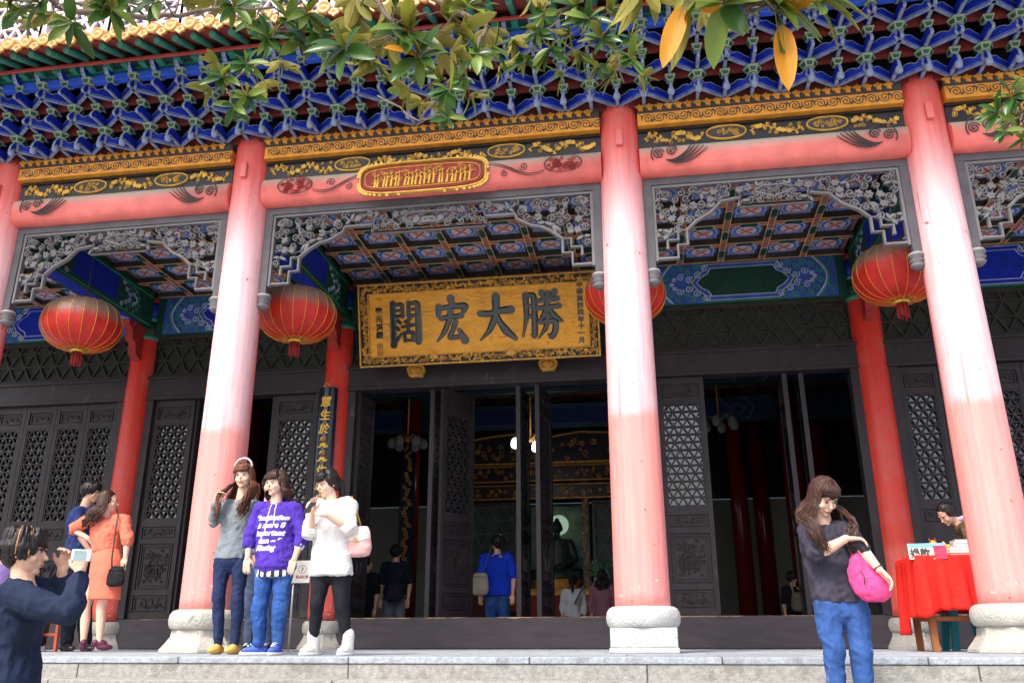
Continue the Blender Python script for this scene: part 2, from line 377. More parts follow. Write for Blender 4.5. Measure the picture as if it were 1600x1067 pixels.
for i in range(5):
    x0, x1 = CX[i]+.2, CX[i+1]-.2; w = x1-x0; xc = (x0+x1)/2
    b = rbeam(x0, x1, 4.65, 4.985, .19, 0); bo = b.build('tie_beam', M_beam, HALL)
    a = MB(); fn = XZ(-.199)
    if i != 2:
        for (cx, hd_) in ((x0+.26, 1), (x1-.26, -1)): a = MB(); cloudcurl(a, cx, 4.83, 1.2, hd_, fn); a.build('carved_cloud', M_line, bo)
    else:
        for sgn in (-1, 1):
            a = MB(); cx = xc+sgn*1.48
            a.ribbon(spiral(cx, 4.83, .17, 1, 0, 1, 26, 1.), .012, .006, lambda u, v, h: XZ(-.199)(cx+(u-cx)*1.15, 4.83+(v-4.83)*.62, h), 0)
            for q in range(34):
                rr = random.uniform(0, 1)**.5*.155; an = random.uniform(0, 2*PI)
                a.ribbon(spiral(cx+rr*1.1*math.cos(an), 4.83+rr*.58*math.sin(an), random.uniform(.016, .034), 1.3, random.uniform(0, 6), random.choice((-1, 1)), 9), .009, .007, fn, 1)
            p = bez((cx-sgn*.2, 4.77), (cx-sgn*.45, 4.66), (cx-sgn*.5, 4.86), (cx-sgn*.78, 4.90), 16); a.ribbon(p, tapers(17, .012), .005, fn, 0)
            a.ribbon([(u, v-.022) for u, v in p], tapers(17, .01), .005, fn, 0)
            a.ribbon(spiral(cx-sgn*.42, 4.83, .05, 1.6, R(200), sgn, 16), .009, .005, fn, 0); a.ribbon(spiral(cx-sgn*.62, 4.76, .045, 1.6, R(90), sgn, 16), .009, .005, fn, 0)
            a.build('carved_dragon', [M_line, M_red], bo)
        # the gilt cartouche with a row of small figures
        a = MB(); cx, cz, hw, hh = xc-.03, 4.80, .66, .15
        def lob(k, grow=0.):
            out = []
            for j in range(48):
                t = 2*PI*j/48; c, s_ = math.cos(t), math.sin(t)
                out.append((cx+(hw+grow)*math.copysign(abs(c)**.38, c)*(1-.06*abs(s_)**4), cz+(hh+grow)*math.copysign(abs(s_)**.55, s_)))
            return out
        a.plate(lob(0, .0), .0, .022, fn, 1)
        o1 = lob(0, .03); o1.append(o1[0]); a.ribbon(o1, .03, .04, fn, 0)
        o1 = lob(0, -.028); o1.append(o1[0]); a.ribbon(o1, .012, .036, fn, 0)
        for j in range(0, 48): 
            t = 2*PI*(j+.5)/48; c, s_ = math.cos(t), math.sin(t)
            px, pz = cx+(hw+.052)*math.copysign(abs(c)**.38, c), cz+(hh+.048)*math.copysign(abs(s_)**.55, s_)
            a.plate([(px+.02*math.cos(q), pz+.02*math.sin(q)) for q in (0, 1.05, 2.1, 3.14, 4.2, 5.2)], 0, .03, fn, 0)
        for j in range(23):
            fx = cx-.52+j*.047+random.uniform(-.012, .012); hgt = random.uniform(.13, .19); fz = cz-.11
            a.ribbon([(fx-.01, fz), (fx, fz+hgt*.5), (fx+random.uniform(-.01, .01), fz+hgt*.78)], [.04, .034, .02], .045, fn, 0)
            a.ribbon([(fx-.01, fz+hgt*.84), (fx+.006, fz+hgt)], .022, .05, fn, 0)
            a.ribbon([(fx, fz+hgt*.6), (fx+random.choice((-1, 1))*.035, fz+hgt*random.uniform(.35, .8))], .012, .045, fn, 0)
        for j in range(70):
            a.ribbon(spiral(cx+random.uniform(-.56, .56), cz+random.uniform(-.03, .1), .022, 1.1, random.uniform(0, 6), 1, 8), .008, .03, fn, 0)
        a.build('gilt_cartouche', [M_gold, M_red], bo)
    # --- dark frieze panel with gilt vine and medallions
    a = MB(); a.box(x0, x1, -.10, .12, 4.95, 5.20); a.box(x0, x1, -.125, -.10, 5.165, 5.192)
    fz = a.build('frieze_panel', [M_black], HALL)
    a = MB(); fn = XZ(-.101); n = 2
    meds = [x0+w*.34, x0+w*.72] if i != 2 else [x0+w*.27, x0+w*.73]
    for mx_ in meds:
        out = [];
        for j in range(28):
            t = 2*PI*j/28; c, s_ = math.cos(t), math.sin(t)
            out.append((mx_+.20*c*(1-.15*max(0, -s_)), 5.085+.078*math.copysign(abs(s_)**.75, s_)))
        out.append(out[0]); a.plate(out[:-1], 0, .008, fn, 1); a.ribbon(out, .02, .022, fn)
        for q in range(20):
            a.ribbon(spiral(mx_+random.uniform(-.13, .13), 5.085+random.uniform(-.035, .035), random.uniform(.014, .028), 1.2, random.uniform(0, 6), random.choice((-1, 1)), 9), .009, .018, fn)
    edges = [x0+.06]+sum([[m-.24, m+.24] for m in meds], [])+[x1-.06]
    for q in range(0, len(edges), 2):
        u0, u1 = edges[q], edges[q+1]; pts = []; L_ = u1-u0; nn = max(8, int(L_/.03))
        for j in range(nn+1): pts.append((u0+L_*j/nn, 5.08+.045*math.sin(j/nn*PI*2*max(1, round(L_/.36)))))
        a.ribbon(pts, .012, .012, fn)
        m_ = int(L_/.030)
        for j in range(m_):
            t = (j+.5)/m_; u = u0+L_*t; v = 5.08+.045*math.sin(t*PI*2*max(1, round(L_/.36))); sg = 1 if j % 2 else -1
            if random.random() < .3:
                for k in range(6): a.plate(leafpoly(u, v, k*PI/3+.3, .032, .018), .002, .02, fn)
            else:
                a.plate(leafpoly(u, v, sg*random.uniform(.6, 1.7), random.uniform(.035, .06), .017), .002, .014, fn)
                a.ribbon(spiral(u+.01, v+sg*.03, random.uniform(.016, .028), 1.3, -sg*PI/2, sg, 10), .008, .013, fn)
        for j in range(int(L_/.05)): a.ribbon(spiral(random.uniform(u0, u1), 5.08+random.choice((-1, 1))*random.uniform(.02, .05), random.uniform(.016, .028), 1.4, random.uniform(0, 6), random.choice((-1, 1)), 10), .008, .012, fn)
    a.build('gilt_vine', [M_gold, M_line], fz)
    # --- orange band with dark scrolls, and gilt leaves above it
    a = MB(); a.box(x0-.0, x1+.0, -.185, .10, 5.2, 5.362); a.box(x0, x1, -.195, -.185, 5.2, 5.222); a.box(x0, x1, -.19, -.185, 5.348, 5.362, 1)
    ob = a.build('orange_frieze', [M_orange, M_line], HALL)
    a = MB(); fn = XZ(-.186); k = 0; u = x0+.05
    while u < x1-.06:
        sg = 1 if k % 2 else -1
        a.ribbon(spiral(u+.055, 5.285+sg*.004, .058, 1.7, PI, sg, 18), .0105, .004, fn)
        a.ribbon(bez((u-.03, 5.285-sg*.045), (u, 5.285-sg*.05), (u+.0, 5.285+sg*.0), (u-.002, 5.285+sg*.03), 6), tapers(7, .011), .004, fn)
        a.plate(leafpoly(u+.09, 5.285+sg*.04, -sg*.5, .04, .018), 0, .004, fn)
        u += .125; k += 1
    a.build('scroll_lines', M_line, ob)
    a = MB(); a.box(x0-.0, x1+.0, -.188, .1, 5.366, 5.47)
    tb = a.build('top_frieze', M_line, HALL)
    a = MB(); fn = XZ(-.189); u = x0+.03
    while u < x1-.03:
        for an, l in ((PI*.5+.1, .035), (PI*.1, .04), (PI*.9, .04), (-PI*.35, .045), (-PI*.55, .035)):
            a.plate(leafpoly(u, 5.418, an, l*1.25, .032), 0, .012, fn)
        u += .1
    a.build('gilt_leaf', M_orange, tb)

# --- hanging fretwork between the front columns
def fret(w, centre):
    """grey openwork spandrel for a bay w wide; x measured from the bay centre, z = 0 at the top"""
    a = MB(); fn = lambda u, v, h: Vector((u, -h, v)); rnd = random.Random(5)
    hw = w/2; T = .022
    a.box(-hw, hw, -.045, .045, -.075, 0, 1)
    for s_ in (-1, 1):
        u0, u1 = sorted((s_*hw, s_*(hw-.085))); a.box(u0, u1, -.045, .045, -1.02, -.077, 1)
        u0, u1 = sorted((s_*(hw-.087), s_*(hw-.115))); a.box(u0, u1, -.03, .03, -.93, -.077, 0)
        cx = s_*(hw-.05)
        a.lathe([(.03, -1.19), (.055, -1.17), (.075, -1.145), (.05, -1.12), (.08, -1.10), (.055, -1.075), (.085, -1.055), (.07, -1.02)], 12, (cx, 0, 0), 0)
    a.box(-hw+.115, hw-.115, -.03, .03, -.105, -.077, 0)
    q = hw-.115
    k = 1.0
    out = [(q, -.90), (q-.20, -.90), (q-.20, -.76), (q-.30, -.76), (q-.30, -.60), (q-.21, -.60), (q-.21, -.70), (q-.10, -.70), (q-.10, -.80)]
    for s_ in (-1, 1):
        P = [(s_*u, v) for u, v in out]; a.ribbon(P, .036, T, fn, 0, T)
    # lower outline of the pierced band
    c1 = .62 if centre else .34
    low = [(q-.30, -.60), (q-.42, -.50), (q-.52, -.44), (q-.62, -.42), (q-.78, -.33), (q-.80, -.27), (c1+.0, -.27), (c1, -.37), (c1-.0, -.37), (0, -.37)] if centre else [(q-.30, -.60), (q-.40, -.50), (q-.55, -.42), (q-.66, -.30), (c1+.0, -.27), (c1, -.37), (0, -.37)]
    for s_ in (-1, 1):
        P = [(s_*u, v) for u, v in low]; P2 = []
        for j in range(len(P)-1): P2 += [P[j], ((P[j][0]+P[j+1][0])/2, (P[j][1]+P[j+1][1])/2)]
        a.ribbon(P2+[P[-1]], .034, T, fn, 0, T)
    def lowz(u):
        u = abs(u)
        if u > q-.30: return -.60-(u-(q-.30))*.5
        for (a1, b1), (a2, b2) in zip(low, low[1:]):
            if a2 <= u <= a1 and a1 > a2: return b1+(b2-b1)*(a1-u)/(a1-a2)
        return -.37
    # fill with curls, leaves and flowers, mirrored about the centre
    pts = []
    tries = 0
    while tries < 2600:
        tries += 1
        u = rnd.uniform(.02, q-.03); v = rnd.uniform(-.86, -.13)
        if v < lowz(u)+.045: continue
        if u > q-.33 and v < -.66: continue
        if all((u-x)**2+(v-z)**2 > .078**2 for x, z in pts): pts.append((u, v))
    for n_, (u, v) in enumerate(pts):
        kind = rnd.random(); hand = rnd.choice((-1, 1)); a0 = rnd.uniform(0, 6.28); rr = rnd.uniform(.036, .052)
        near = sorted(pts, key=lambda p: (p[0]-u)**2+(p[1]-v)**2)[1:4]
        lf = [(rnd.uniform(0, 6.28), rnd.uniform(.07, .10)) for _ in range(2)]
        bend = rnd.uniform(-.04, .04)
        for s_ in (-1, 1):
            if kind < .62:
                P = spiral(s_*u, v, rr, 1.35, a0 if s_ > 0 else PI-a0, hand*s_, 13); a.ribbon(P, tapers(len(P), .019, .6), T, fn, 0, T*.7)
            elif kind < .8:
                for j in range(6): a.plate(leafpoly(s_*u, v, j*PI/3+a0, .046, .030), -.02, T*.8+.004*j, fn, 0)
                a.plate([(s_*u+.016*math.cos(t), v+.016*math.sin(t)) for t in (0, 1.05, 2.1, 3.14, 4.2, 5.2)], -.02, T*1.3, fn, 0)
            else:
                for an, l in lf: a.plate(leafpoly(s_*u, v, an if s_ > 0 else PI-an, l, .032), -.02, T*.9, fn, 0)
            for (x2, z2) in near[:2]:
                mx, mz = (u+x2)/2+bend, (v+z2)/2-bend
                a.ribbon(bez((s_*u, v), (s_*mx, mz), (s_*mx, mz), (s_*x2, z2), 5), .014, T*.75, fn, 0, T*.6)
    if centre:
        a.ribbon([(-.62, -.27), (-.62, -.37), (.62, -.37), (.62, -.27)], .036, T, fn, 0, T)
        a.ribbon([(-.3, -.22), (-.2, -.16), (.2, -.16), (.3, -.22), (.2, -.28), (-.2, -.28), (-.3, -.22)], .03, T*1.2, fn, 0, T)
    else:
        a.ribbon([(-.34, -.27), (-.34, -.37), (.34, -.37), (.34, -.27)], .036, T, fn, 0, T)
        a.ribbon([(-.2, -.22), (-.1, -.16), (.1, -.16), (.2, -.22), (0, -.29), (-.2, -.22)], .03, T*1.2, fn, 0, T)
    return a
fr_side = fret(CX[2]-CX[1]-.44, False).mesh('fretwork', [M_grey, M_greyd]); fr_mid = fret(CX[3]-CX[2]-.44, True).mesh('fretwork', [M_grey, M_greyd])
for i in range(5): inst('fretwork', fr_mid if i == 2 else fr_side, HALL, ((CX[i]+CX[i+1])/2, 0, 4.644))

# --- net of brackets under the eave
DX, SY, TH = .2767, .2, .19
Z1 = 5.44
def bracket_mesh(par):
    a = MB()
    for t in (1, 2, 3):
        yb, yf = -.2-SY*(t-1), -.2-SY*t; z0 = Z1+TH*(t-1)
        # arm square to the wall, ending in a drooping snout
        poly = [(yb+.14, z0), (yf-.03, z0), (yf-.075, z0-.035 if t == 1 else z0-.01), (yf-.10, z0-.02 if t == 1 else z0+.01), (yf-.085, z0+.05), (yf-.05, z0+.10), (yf+.0, z0+.115), (yb+.14, z0+.115)]
        a.prism(poly, lambda u, v: Vector((-.016, u, v)), lambda u, v: Vector((.016, u, v)), 1, 0)
        if t == 1:
            a.lathe([(.012, -.07), (.034, -.055), (.038, -.02), (.03, .0), (.02, .02)], 8, (0, yf-.06, z0-.01), 1)
        for s_ in (-1, 1): a.bar((s_*.0165, yb+.1, z0+.010), (s_*.0165, yf-.05, z0+.010), .013, .003, Vector((s_, 0, 0)), 1); 
        big = (t % 2 == 1) == (par == 0)
        if big:
            for s_ in (-1, 1):
                p0 = Vector((s_*DX, yb-.0, z0)); p1 = Vector((0, yf, z0)); d = p1-p0; L_ = d.length; d.normalize(); nn = Vector((-d.y, d.x, 0))
                e = .035
                poly = [(-.02, 0), (L_+.02, 0), (L_+.05, .04), (L_+.02, .115), (L_-.055, .118), (L_-.075, .098), (L_-.10, .098), (L_-.12, .118), (L_-.17, .132), (L_-.22, .118), (.04, .112), (-.02, .085)]
                f = lambda off: (lambda u, v: p0+d*u+nn*off+Vector((0, 0, v)))
                a.prism(poly, f(-.014), f(.014), 1, 0)
                for q in (-1, 1):
                    for (h_, w_) in ((.008, .012), (.028, .006)):
                        a.bar(p0+nn*q*.0145+Vector((0, 0, h_)), p1+nn*q*.0145+Vector((0, 0, h_)), w_, .003, nn*q, 1)
                    a.ribbon([(u, v-.005) for u, v in poly[3:]], .010, .003, (lambda q: lambda u, v, h: p0+d*u+nn*q*(.014+h)+Vector((0, 0, v)))(q), 1)
    # rising snout over the top row, lying against the eave beam
    poly = [(-.7, 5.99), (-.90, 5.99), (-.95, 6.03), (-.97, 6.10), (-.95, 6.15), (-.915, 6.13), (-.91, 6.09), (-.88, 6.07), (-.7, 6.07)]
    a.prism(poly, lambda u, v: Vector((-.024, u, v)), lambda u, v: Vector((.024, u, v)), 1, 0)
    return a.mesh('bracket_set', [M_blue, M_edge])
def cup_mesh(big):
    a = MB(); n = 6 if big else 4; r0, r1, h = (.056, .090, .066) if big else (.044, .070, .066); an = PI/6 if big else PI/4
    if big: an = 0
    a.lathe([(r0, 0), (r1, h*.72), (r1+.004, h*.74), (r1+.004, h)], n, mi=1, smooth=False, ang=an)
    for k in range(n):
        a0, a1 = an+2*PI*k/n, an+2*PI*(k+1)/n
        A = Vector((math.cos(a0), math.sin(a0), 0)); B = Vector((math.cos(a1), math.sin(a1), 0)); nrm = (A+B).normalized()*.0035
        def q(t, s_): 
            r_ = r0+(r1-r0)*t; return A*r_*(1-s_)+B*r_*s_+Vector((0, 0, h*.72*t))+nrm
        a.add([q(.16, .14), q(.16, .86), q(.86, .88), q(.86, .12)], [(0, 1, 2, 3)], 0)
    return a.mesh('bearing_block', [M_green, M_gedge])
bm_ = [bracket_mesh(0), bracket_mesh(1)]; cm_ = [cup_mesh(True), cup_mesh(False)]
for i in range(-30, 31):
    par = i % 2; x = (CX[2]+CX[3])/2+(i+.5)*DX
    b = inst('bracket_set', bm_[par], HALL, (x, 0, 0))
    for t in (1, 2, 3):
        big = (t % 2 == 1) == (par == 0); inst('bearing_block', cm_[0 if big else 1], b, (0, -.2-SY*t, Z1+TH*(t-1)+.118))
XL, XR = -8.6, 8.6
a = MB()
for t in (1, 2, 3, 4):
    y = -.2-SY*(t-1); a.box(XL, XR, y+.02, y+.06, Z1+TH*(t-1)-.0, Z1+TH*(t-1)+.10, 0)
    a.box(XL, XR, y+.061, y+.2, Z1+TH*(t-1)+.115, Z1+TH*(t-1)+.135, 1)
a.build('bracket_plank', [pm('bracket_plank_red', (.20, .03, .025), .7, .3, 8), M_black], HALL)
a = MB(); a.box(XL, XR, -.12, .1, 5.474, 6.6); a.build('bracket_backing', M_black, HALL)
a = MB(); a.box(XL, XR, -.84, -.76, 5.955, 6.043); a.build('eave_beam', pm('eave_beam_blue', (.03, .10, .60), .5, .15), HALL, bevel=.006, label='bright blue eave beam')
a = MB(); a.box(XL, XR, -.88, -.76, 6.047, 6.16); a.build('eave_beam', pm('eave_beam_green', (.012, .10, .06), .45, .2), HALL, bevel=.006, label='green eave beam above the blue one')
# --- rafters, soffit, tiles
EY, EZ = -1.36, 5.975          # tips of the rafters
M_rg = pm('rafter_green', (.02, .17, .12), .4, .2); 
a = MB()
sl_ = .42
a.add([(XL, EY-.04, EZ+.032), (XR, EY-.04, EZ+.032), (XR, .1, EZ+.032+sl_*(.1-EY)), (XL, .1, EZ+.032+sl_*(.1-EY)), (XL, EY-.04, EZ+.052), (XR, EY-.04, EZ+.052), (XR, .1, EZ+.052+sl_*(.1-EY)), (XL, .1, EZ+.052+sl_*(.1-EY))],
      [(0, 1, 2, 3), (4, 7, 6, 5), (0, 4, 5, 1), (0, 3, 7, 4), (1, 5, 6, 2), (2, 6, 7, 3)])
a.build('eave_soffit', pm('soffit_red', (.26, .05, .04), .6, .25), HALL)
a = MB(); a.box(XL, XR, -1.02, -.99, 6.055, 6.08); a.build('rafter_batten', pm('batten_red', (.40, .06, .05), .5, .2), HALL); a = MB(); a.box(XL, XR, -.988, -.86, 6.072, 6.09); a.build('soffit_board', pm('soffit_green', (.008, .04, .03), .6, .3), HALL)
rm = MB(); rm.tube([(0, EY, EZ), (0, -.99, EZ+sl_*(-.99-EY))], .036, 12, smooth=True); 
rm.box(-.034, .034, -.985, -.89, 6.03, 6.07)
rm = rm.mesh('rafter', M_rg)
x = XL+.05; n = 0
while x < XR:
    inst('rafter', rm, HALL, (x, 0, 0)); x += .205; n += 1
a = MB(); x = XL+.05
def tilerow(a, x):
    # round cap tile with a scrolled end disc, and a drooping pan tile between
    y0 = EY-.10; z0 = EZ+.085
    p0 = Vector((x, y0, z0)); p1 = Vector((x, .1, z0+sl_*(.1-y0)))
    a.tube([p0, p1], .062, 12)
    a.lathe([(.068, -.015), (.075, 0), (.06, .012), (.05, .004), (.03, .012), (.012, .02)], 14, (0, 0, 0), 0)
    o = len(a.v)-14*6
    for k in range(o, len(a.v)):
        v = Vector(a.v[k]); a.v[k] = tuple(Vector((v.x, -v.z, v.y))+p0)
    xm = x+.1025
    poly = [(-.085, .03), (-.07, -.0), (-.05, -.045), (-.02, -.06), (0, -.085), (.02, -.06), (.05, -.045), (.07, 0), (.085, .03), (.04, .012), (0, .005), (-.04, .012)]
    a.prism(poly, lambda u, v: Vector((xm+u, y0+.005, z0-.03+v)), lambda u, v: Vector((xm+u, y0+.03, z0-.03+v)), 0)
    a.ribbon(spiral(xm, z0-.055, .022, 1.2, 0, 1, 9), .01, .008, XZ(y0+.005), 0)
    pan = [(-.07, .02), (0, -.01), (.07, .02), (.07, .035), (0, .008), (-.07, .035)]
    a.prism(pan, lambda u, v: Vector((xm+u, y0+.03, z0-.03+v)), lambda u, v: Vector((xm+u, .1, z0-.03+v+sl_*(.07-y0))), 0)
rows = MB(); tilerow(rows, 0); tme = rows.mesh('roof_tile_row', M_tile)
n = 0
while x < XR:
    inst('roof_tile_row', tme, HALL, (x, 0, 0)); x += .205
a = MB(); a.add([(XL, EY-.05, EZ+.055), (XR, EY-.05, EZ+.055), (XR, .1, EZ+.055+sl_*(.1-EY)), (XL, .1, EZ+.055+sl_*(.1-EY)), (XL, EY-.05, EZ+.075), (XR, EY-.05, EZ+.075), (XR, .1, EZ+.075+sl_*(.1-EY)), (XL, .1, EZ+.075+sl_*(.1-EY))], [(0, 1, 2, 3), (4, 7, 6, 5), (0, 4, 5, 1), (0, 3, 7, 4), (1, 5, 6, 2), (2, 6, 7, 3)])
a.build('roof_bed', M_tile, HALL)
# --- upper storey
a = MB(); a.box(XL, XR, .12, 12.2, 5.3, 6.9); a.box(XL, XR, .35, 12, 6.9, 10.4); a.build('upper_wall', pm('upper_wall_paint', (.60, .56, .62), .8, .1), HALL)
def trilattice(a, x0, x1, z0, z1, y, pitch, w, d, mi=0):
    """bars at 0 and +-60 degrees clipped to a rectangle"""
    hz = pitch*math.sqrt(3)/2; k = 0; z = z0+hz
    while z < z1-.01: a.bar((x0, y, z), (x1, y, z), w, d, mi=mi); z += hz
    W_, H_ = x1-x0, z1-z0
    for sg in (-1, 1):
        s_ = math.sqrt(3)*sg
        c = -W_*2-H_
        u = x0-H_-pitch
        u = x0-math.ceil((H_/math.sqrt(3)+pitch)/pitch)*pitch
        while u < x1+H_/math.sqrt(3)+pitch:
            # line x = u + (z-z0)/s_
            ta, tb = 0., H_
            xa, xb = u+ta/s_, u+tb/s_
            lo, hi = 0., 1.
            dx = xb-xa
            for (b_, sgn) in ((x0, 1), (x1, -1)):
                fa, fb = sgn*(xa-b_), sgn*(xb-b_)
                if fa < 0 and fb < 0: lo, hi = 1, 0; break
                if fa < 0: lo = max(lo, fa/(fa-fb))
                if fb < 0: hi = min(hi, fa/(fa-fb))
            if hi-lo > .02: a.bar((xa+dx*lo, y+.001*sg, z0+H_*lo), (xa+dx*hi, y+.001*sg, z0+H_*hi), w, d, mi=mi)
            u += pitch
for k in range(-9, 6):
    x0 = k*1.0-.42; a = MB(); trilattice(a, x0+.06, x0+.88, 7.0, 9.4, .30, .2, .035, .04, 0)
    for (p, q_) in (((x0, 6.95), (x0, 9.5)), ((x0+.94, 6.95), (x0+.94, 9.5))): a.bar((p[0], .29, p[1]), (q_[0], .29, q_[1]), .1, .1)
    a.box(x0, x0+.94, .325, .345, 6.95, 9.45, 1)
    a.build('upper_window', [pm('upper_lattice_paint', (.66, .60, .66), .7, .15), pm('upper_pane', (.12, .12, .22), .3, .2)], HALL)

# --- porch ceiling: coffers, each panel a flower in blue rings
def coffer_bay(x0, x1):
    a = MB(); nx = max(1, round((x1-x0)/.58)); dx = (x1-x0)/nx; ny = 5; y0, y1 = .22, D-.13; dy = (y1-y0)/ny; Z = ZC
    def fl(poly, h, mi):     # flat plate facing down at height Z-h
        a.add([(u, v, Z-h) for u, v in poly]+[(u, v, Z-h+.003) for u, v in poly], [tuple(range(len(poly))), tuple(range(len(poly), 2*len(poly)))[::-1]]+[(k, (k+1) % len(poly), len(poly)+(k+1) % len(poly), len(poly)+k) for k in range(len(poly))], mi)
    a.box(x0, x1, y0, y1, Z, Z+.03, 0)
    for i in range(nx+1):
        x = x0+i*dx
        if 0 < i < nx:
            a.box(x-.045, x+.045, y0, y1, Z-.069, Z, 3); a.box(x-.0449, x+.0449, y0, y1, Z-.0705, Z-.0692, 1); a.box(x-.045, x-.033, y0, y1, Z-.0735, Z-.07, 2); a.box(x+.033, x+.045, y0, y1, Z-.0735, Z-.07, 2)
    for j in range(ny+1):
        y = y0+j*dy
        a.box(x0, x1, y-.045, y+.045, Z-.0712, Z-.001, 3); a.box(x0, x1, y-.0449, y+.0449, Z-.0722, Z-.0714, 1)
        for i in range(nx):
            a.box(x0+i*dx+.05, x0+(i+1)*dx-.05, y-.045, y-.033, Z-.0755, Z-.072, 2); a.box(x0+i*dx+.05, x0+(i+1)*dx-.05, y+.033, y+.045, Z-.0755, Z-.072, 2)
    for i in range(nx):
        for j in range(ny):
            cx, cy = x0+(i+.5)*dx, y0+(j+.5)*dy; hx, hy = dx/2-.05, dy/2-.05
            fl([(cx-hx, cy-hy), (cx+hx, cy-hy), (cx+hx, cy+hy), (cx-hx, cy+hy)], .004, 3)
            k = .8; fl([(cx-hx*k, cy-hy*k), (cx+hx*k, cy-hy*k), (cx+hx*k, cy+hy*k), (cx-hx*k, cy+hy*k)], .008, 4)
            rr = min(hx, hy)*.86
            def disc(r_, h, mi, n=16, sx=1.15): fl([(cx+r_*sx*math.cos(2*PI*q/n), cy+r_*math.sin(2*PI*q/n)) for q in range(n)], h, mi)
            disc(rr, .012, 5); disc(rr*.86, .016, 6); disc(rr*.76, .02, 5); disc(rr*.6, .024, 4)
            for q in range(8): fl(leafpoly(cx+.018*math.cos(q*PI/4), cy+.018*math.sin(q*PI/4), q*PI/4, rr*.5, .034), .028+.0005*q, 7 if q % 2 else 8)
            disc(.02, .034, 5, 8)
            for sx_ in (-1, 1):
                for sy_ in (-1, 1): fl(leafpoly(cx+sx_*hx*.74, cy+sy_*hy*.74, math.atan2(-sy_, -sx_), .07, .04), .012, 5)
            # green hexagon on the ribs
            for (gx, gy, ax) in ((cx, cy-dy/2, 0), (cx+dx/2, cy, 1)):
                if ax and i == nx-1: continue
                L_, w_ = (hx*.55, .036)
                hexa = [(-L_, 0), (-L_*.72, -w_), (L_*.72, -w_), (L_, 0), (L_*.72, w_), (-L_*.72, w_)]
                hex2 = [(u*1.12, v*1.22) for u, v in hexa]
                if ax: hexa = [(v, u) for u, v in hexa]; hex2 = [(v, u) for u, v in hex2]
                hz = .079 if not ax else .077
                fl([(gx+u, gy+v) for u, v in hex2], hz, 9); fl([(gx+u, gy+v) for u, v in hexa], hz+.004, 10)
    return a
CM = [M_pink, M_pink, pm('coffer_orange', (.85, .40, .06), .5, .2), pm('coffer_side_shade', (.05, .045, .04), .6, .3), pm('coffer_lilac', (.55, .52, .60), .6, .35, 25), pm('ring_blue', (.06, .16, .52), .6, .3), M_lblue, pm('petal_red', (.62, .08, .05), .6, .2), pm('petal_cream', (.66, .48, .30), .6, .2), pm('hex_edge', (.45, .5, .4), .6, .2), M_green]  # rib sides near black: the shadow gap around the panels put into the colour
for i in range(5): coffer_bay(CX[i]+.17, CX[i+1]-.17).build('coffered_ceiling', CM, HALL)
a = MB(); a.box(XL, XR, .1, 12.2, ZC+.12, ZC+.2); a.build('ceiling_void', M_black, HALL)
# --- beams crossing the porch, with painted scrolls, and their red carved noses
def scrollcloud(a, cx, cz, s_, hand, fn, mats=(2, 3)):
    """painted end of a beam: rings of curls inside nested pointed outlines; hand points towards the beam centre"""
    u_ = .00155*s_
    for (dx, dz, r_) in ((-170, -122, 32), (-112, -65, 32), (-45, -28, 32), (22, -55, 32), (75, -34, 20), (98, 2, 18), (-168, 128, 32), (-95, 85, 32), (-38, 45, 32), (35, 65, 32), (76, 36, 20)):
        a.ribbon(spiral(cx-hand*dx*u_, cz-dz*u_, r_*u_, 1.5, .5, hand*(1 if dz < 0 else -1), 16), 9*u_, .004, fn, mats[0])
    for (dx, dz) in ((-92, -142), (-30, -98), (22, -134), (82, -108), (138, -52), (142, 28), (108, 90), (58, 130), (-12, 98), (-60, 140)):
        a.ribbon(spiral(cx-hand*dx*u_, cz-dz*u_, 29*u_, 1.4, 2., -hand, 14), 8*u_, .0035, fn, mats[1])
def painted(x0, x1, z0, z1, y, panel):
    a = MB(); fn = XZ(y); zc = (z0+z1)/2; h = (z1-z0)/2
    a.box(x0, x1, y, y+.12, z0, z1, 0)
    w = x1-x0; xc = (x0+x1)/2; e = w*.27
    blue2 = 5 if panel else 0
    a.plate([(x0+.12, z0+.01), (x1-.12, z0+.01), (x1-.12, z1-.01), (x0+.12, z1-.01)], 0, .003, fn, 1)
    for k, (g_, mi, hh) in enumerate(((.10, 3, .005), (.085, 0, .007), (.06, 2, .009), (.045, 1 if panel else 5, .011), (-.005, 2, .013), (-.018, 4, .015))):
        q = e-g_; zz = h*(.97, .95, .9, .86, .70, .66)[k]
        P = [(x0+q, zc), (x0+q+.07, zc+zz*.4), (x0+q+.15, zc+zz*.62), (x0+q+.19, zc+zz), (x1-q-.19, zc+zz), (x1-q-.15, zc+zz*.62), (x1-q-.07, zc+zz*.4), (x1-q, zc), (x1-q-.07, zc-zz*.4), (x1-q-.15, zc-zz*.62), (x1-q-.19, zc-zz), (x0+q+.19, zc-zz), (x0+q+.15, zc-zz*.62), (x0+q+.07, zc-zz*.4)]
        a.plate(P, 0, hh, fn, mi)
    fn = XZ(y-.015)
    for s_, xx in ((1, x0+.27*w-.12), (-1, x1-.27*w+.12)):
        oc = [(xx-s_*.20, zc-h*.95)]+[(xx-s_*(.20+.16*math.sin(PI*t/10)), zc+h*.95*(t/5-1)) for t in range(1, 10)]+[(xx-s_*.20, zc+h*.95)]
        a.ribbon(oc, .022, .006, fn, 2); a.ribbon([(u-s_*.03, v) for u, v in oc], .018, .006, fn, 3); a.ribbon([(u+s_*.025, v) for u, v in oc], .02, .005, fn, 1)
        scrollcloud(a, xx-s_*.04, zc, 1.1, s_, fn, (2, 3))
        for sg in (-1, 1): a.ribbon(bez((xx-s_*.45, zc+sg*h*.9), (xx-s_*.38, zc+sg*h*.5), (xx-s_*.4, zc+sg*h*.4), (xx-s_*.3, zc+sg*h*.2), 8), .016, .005, fn, 3)
    return a
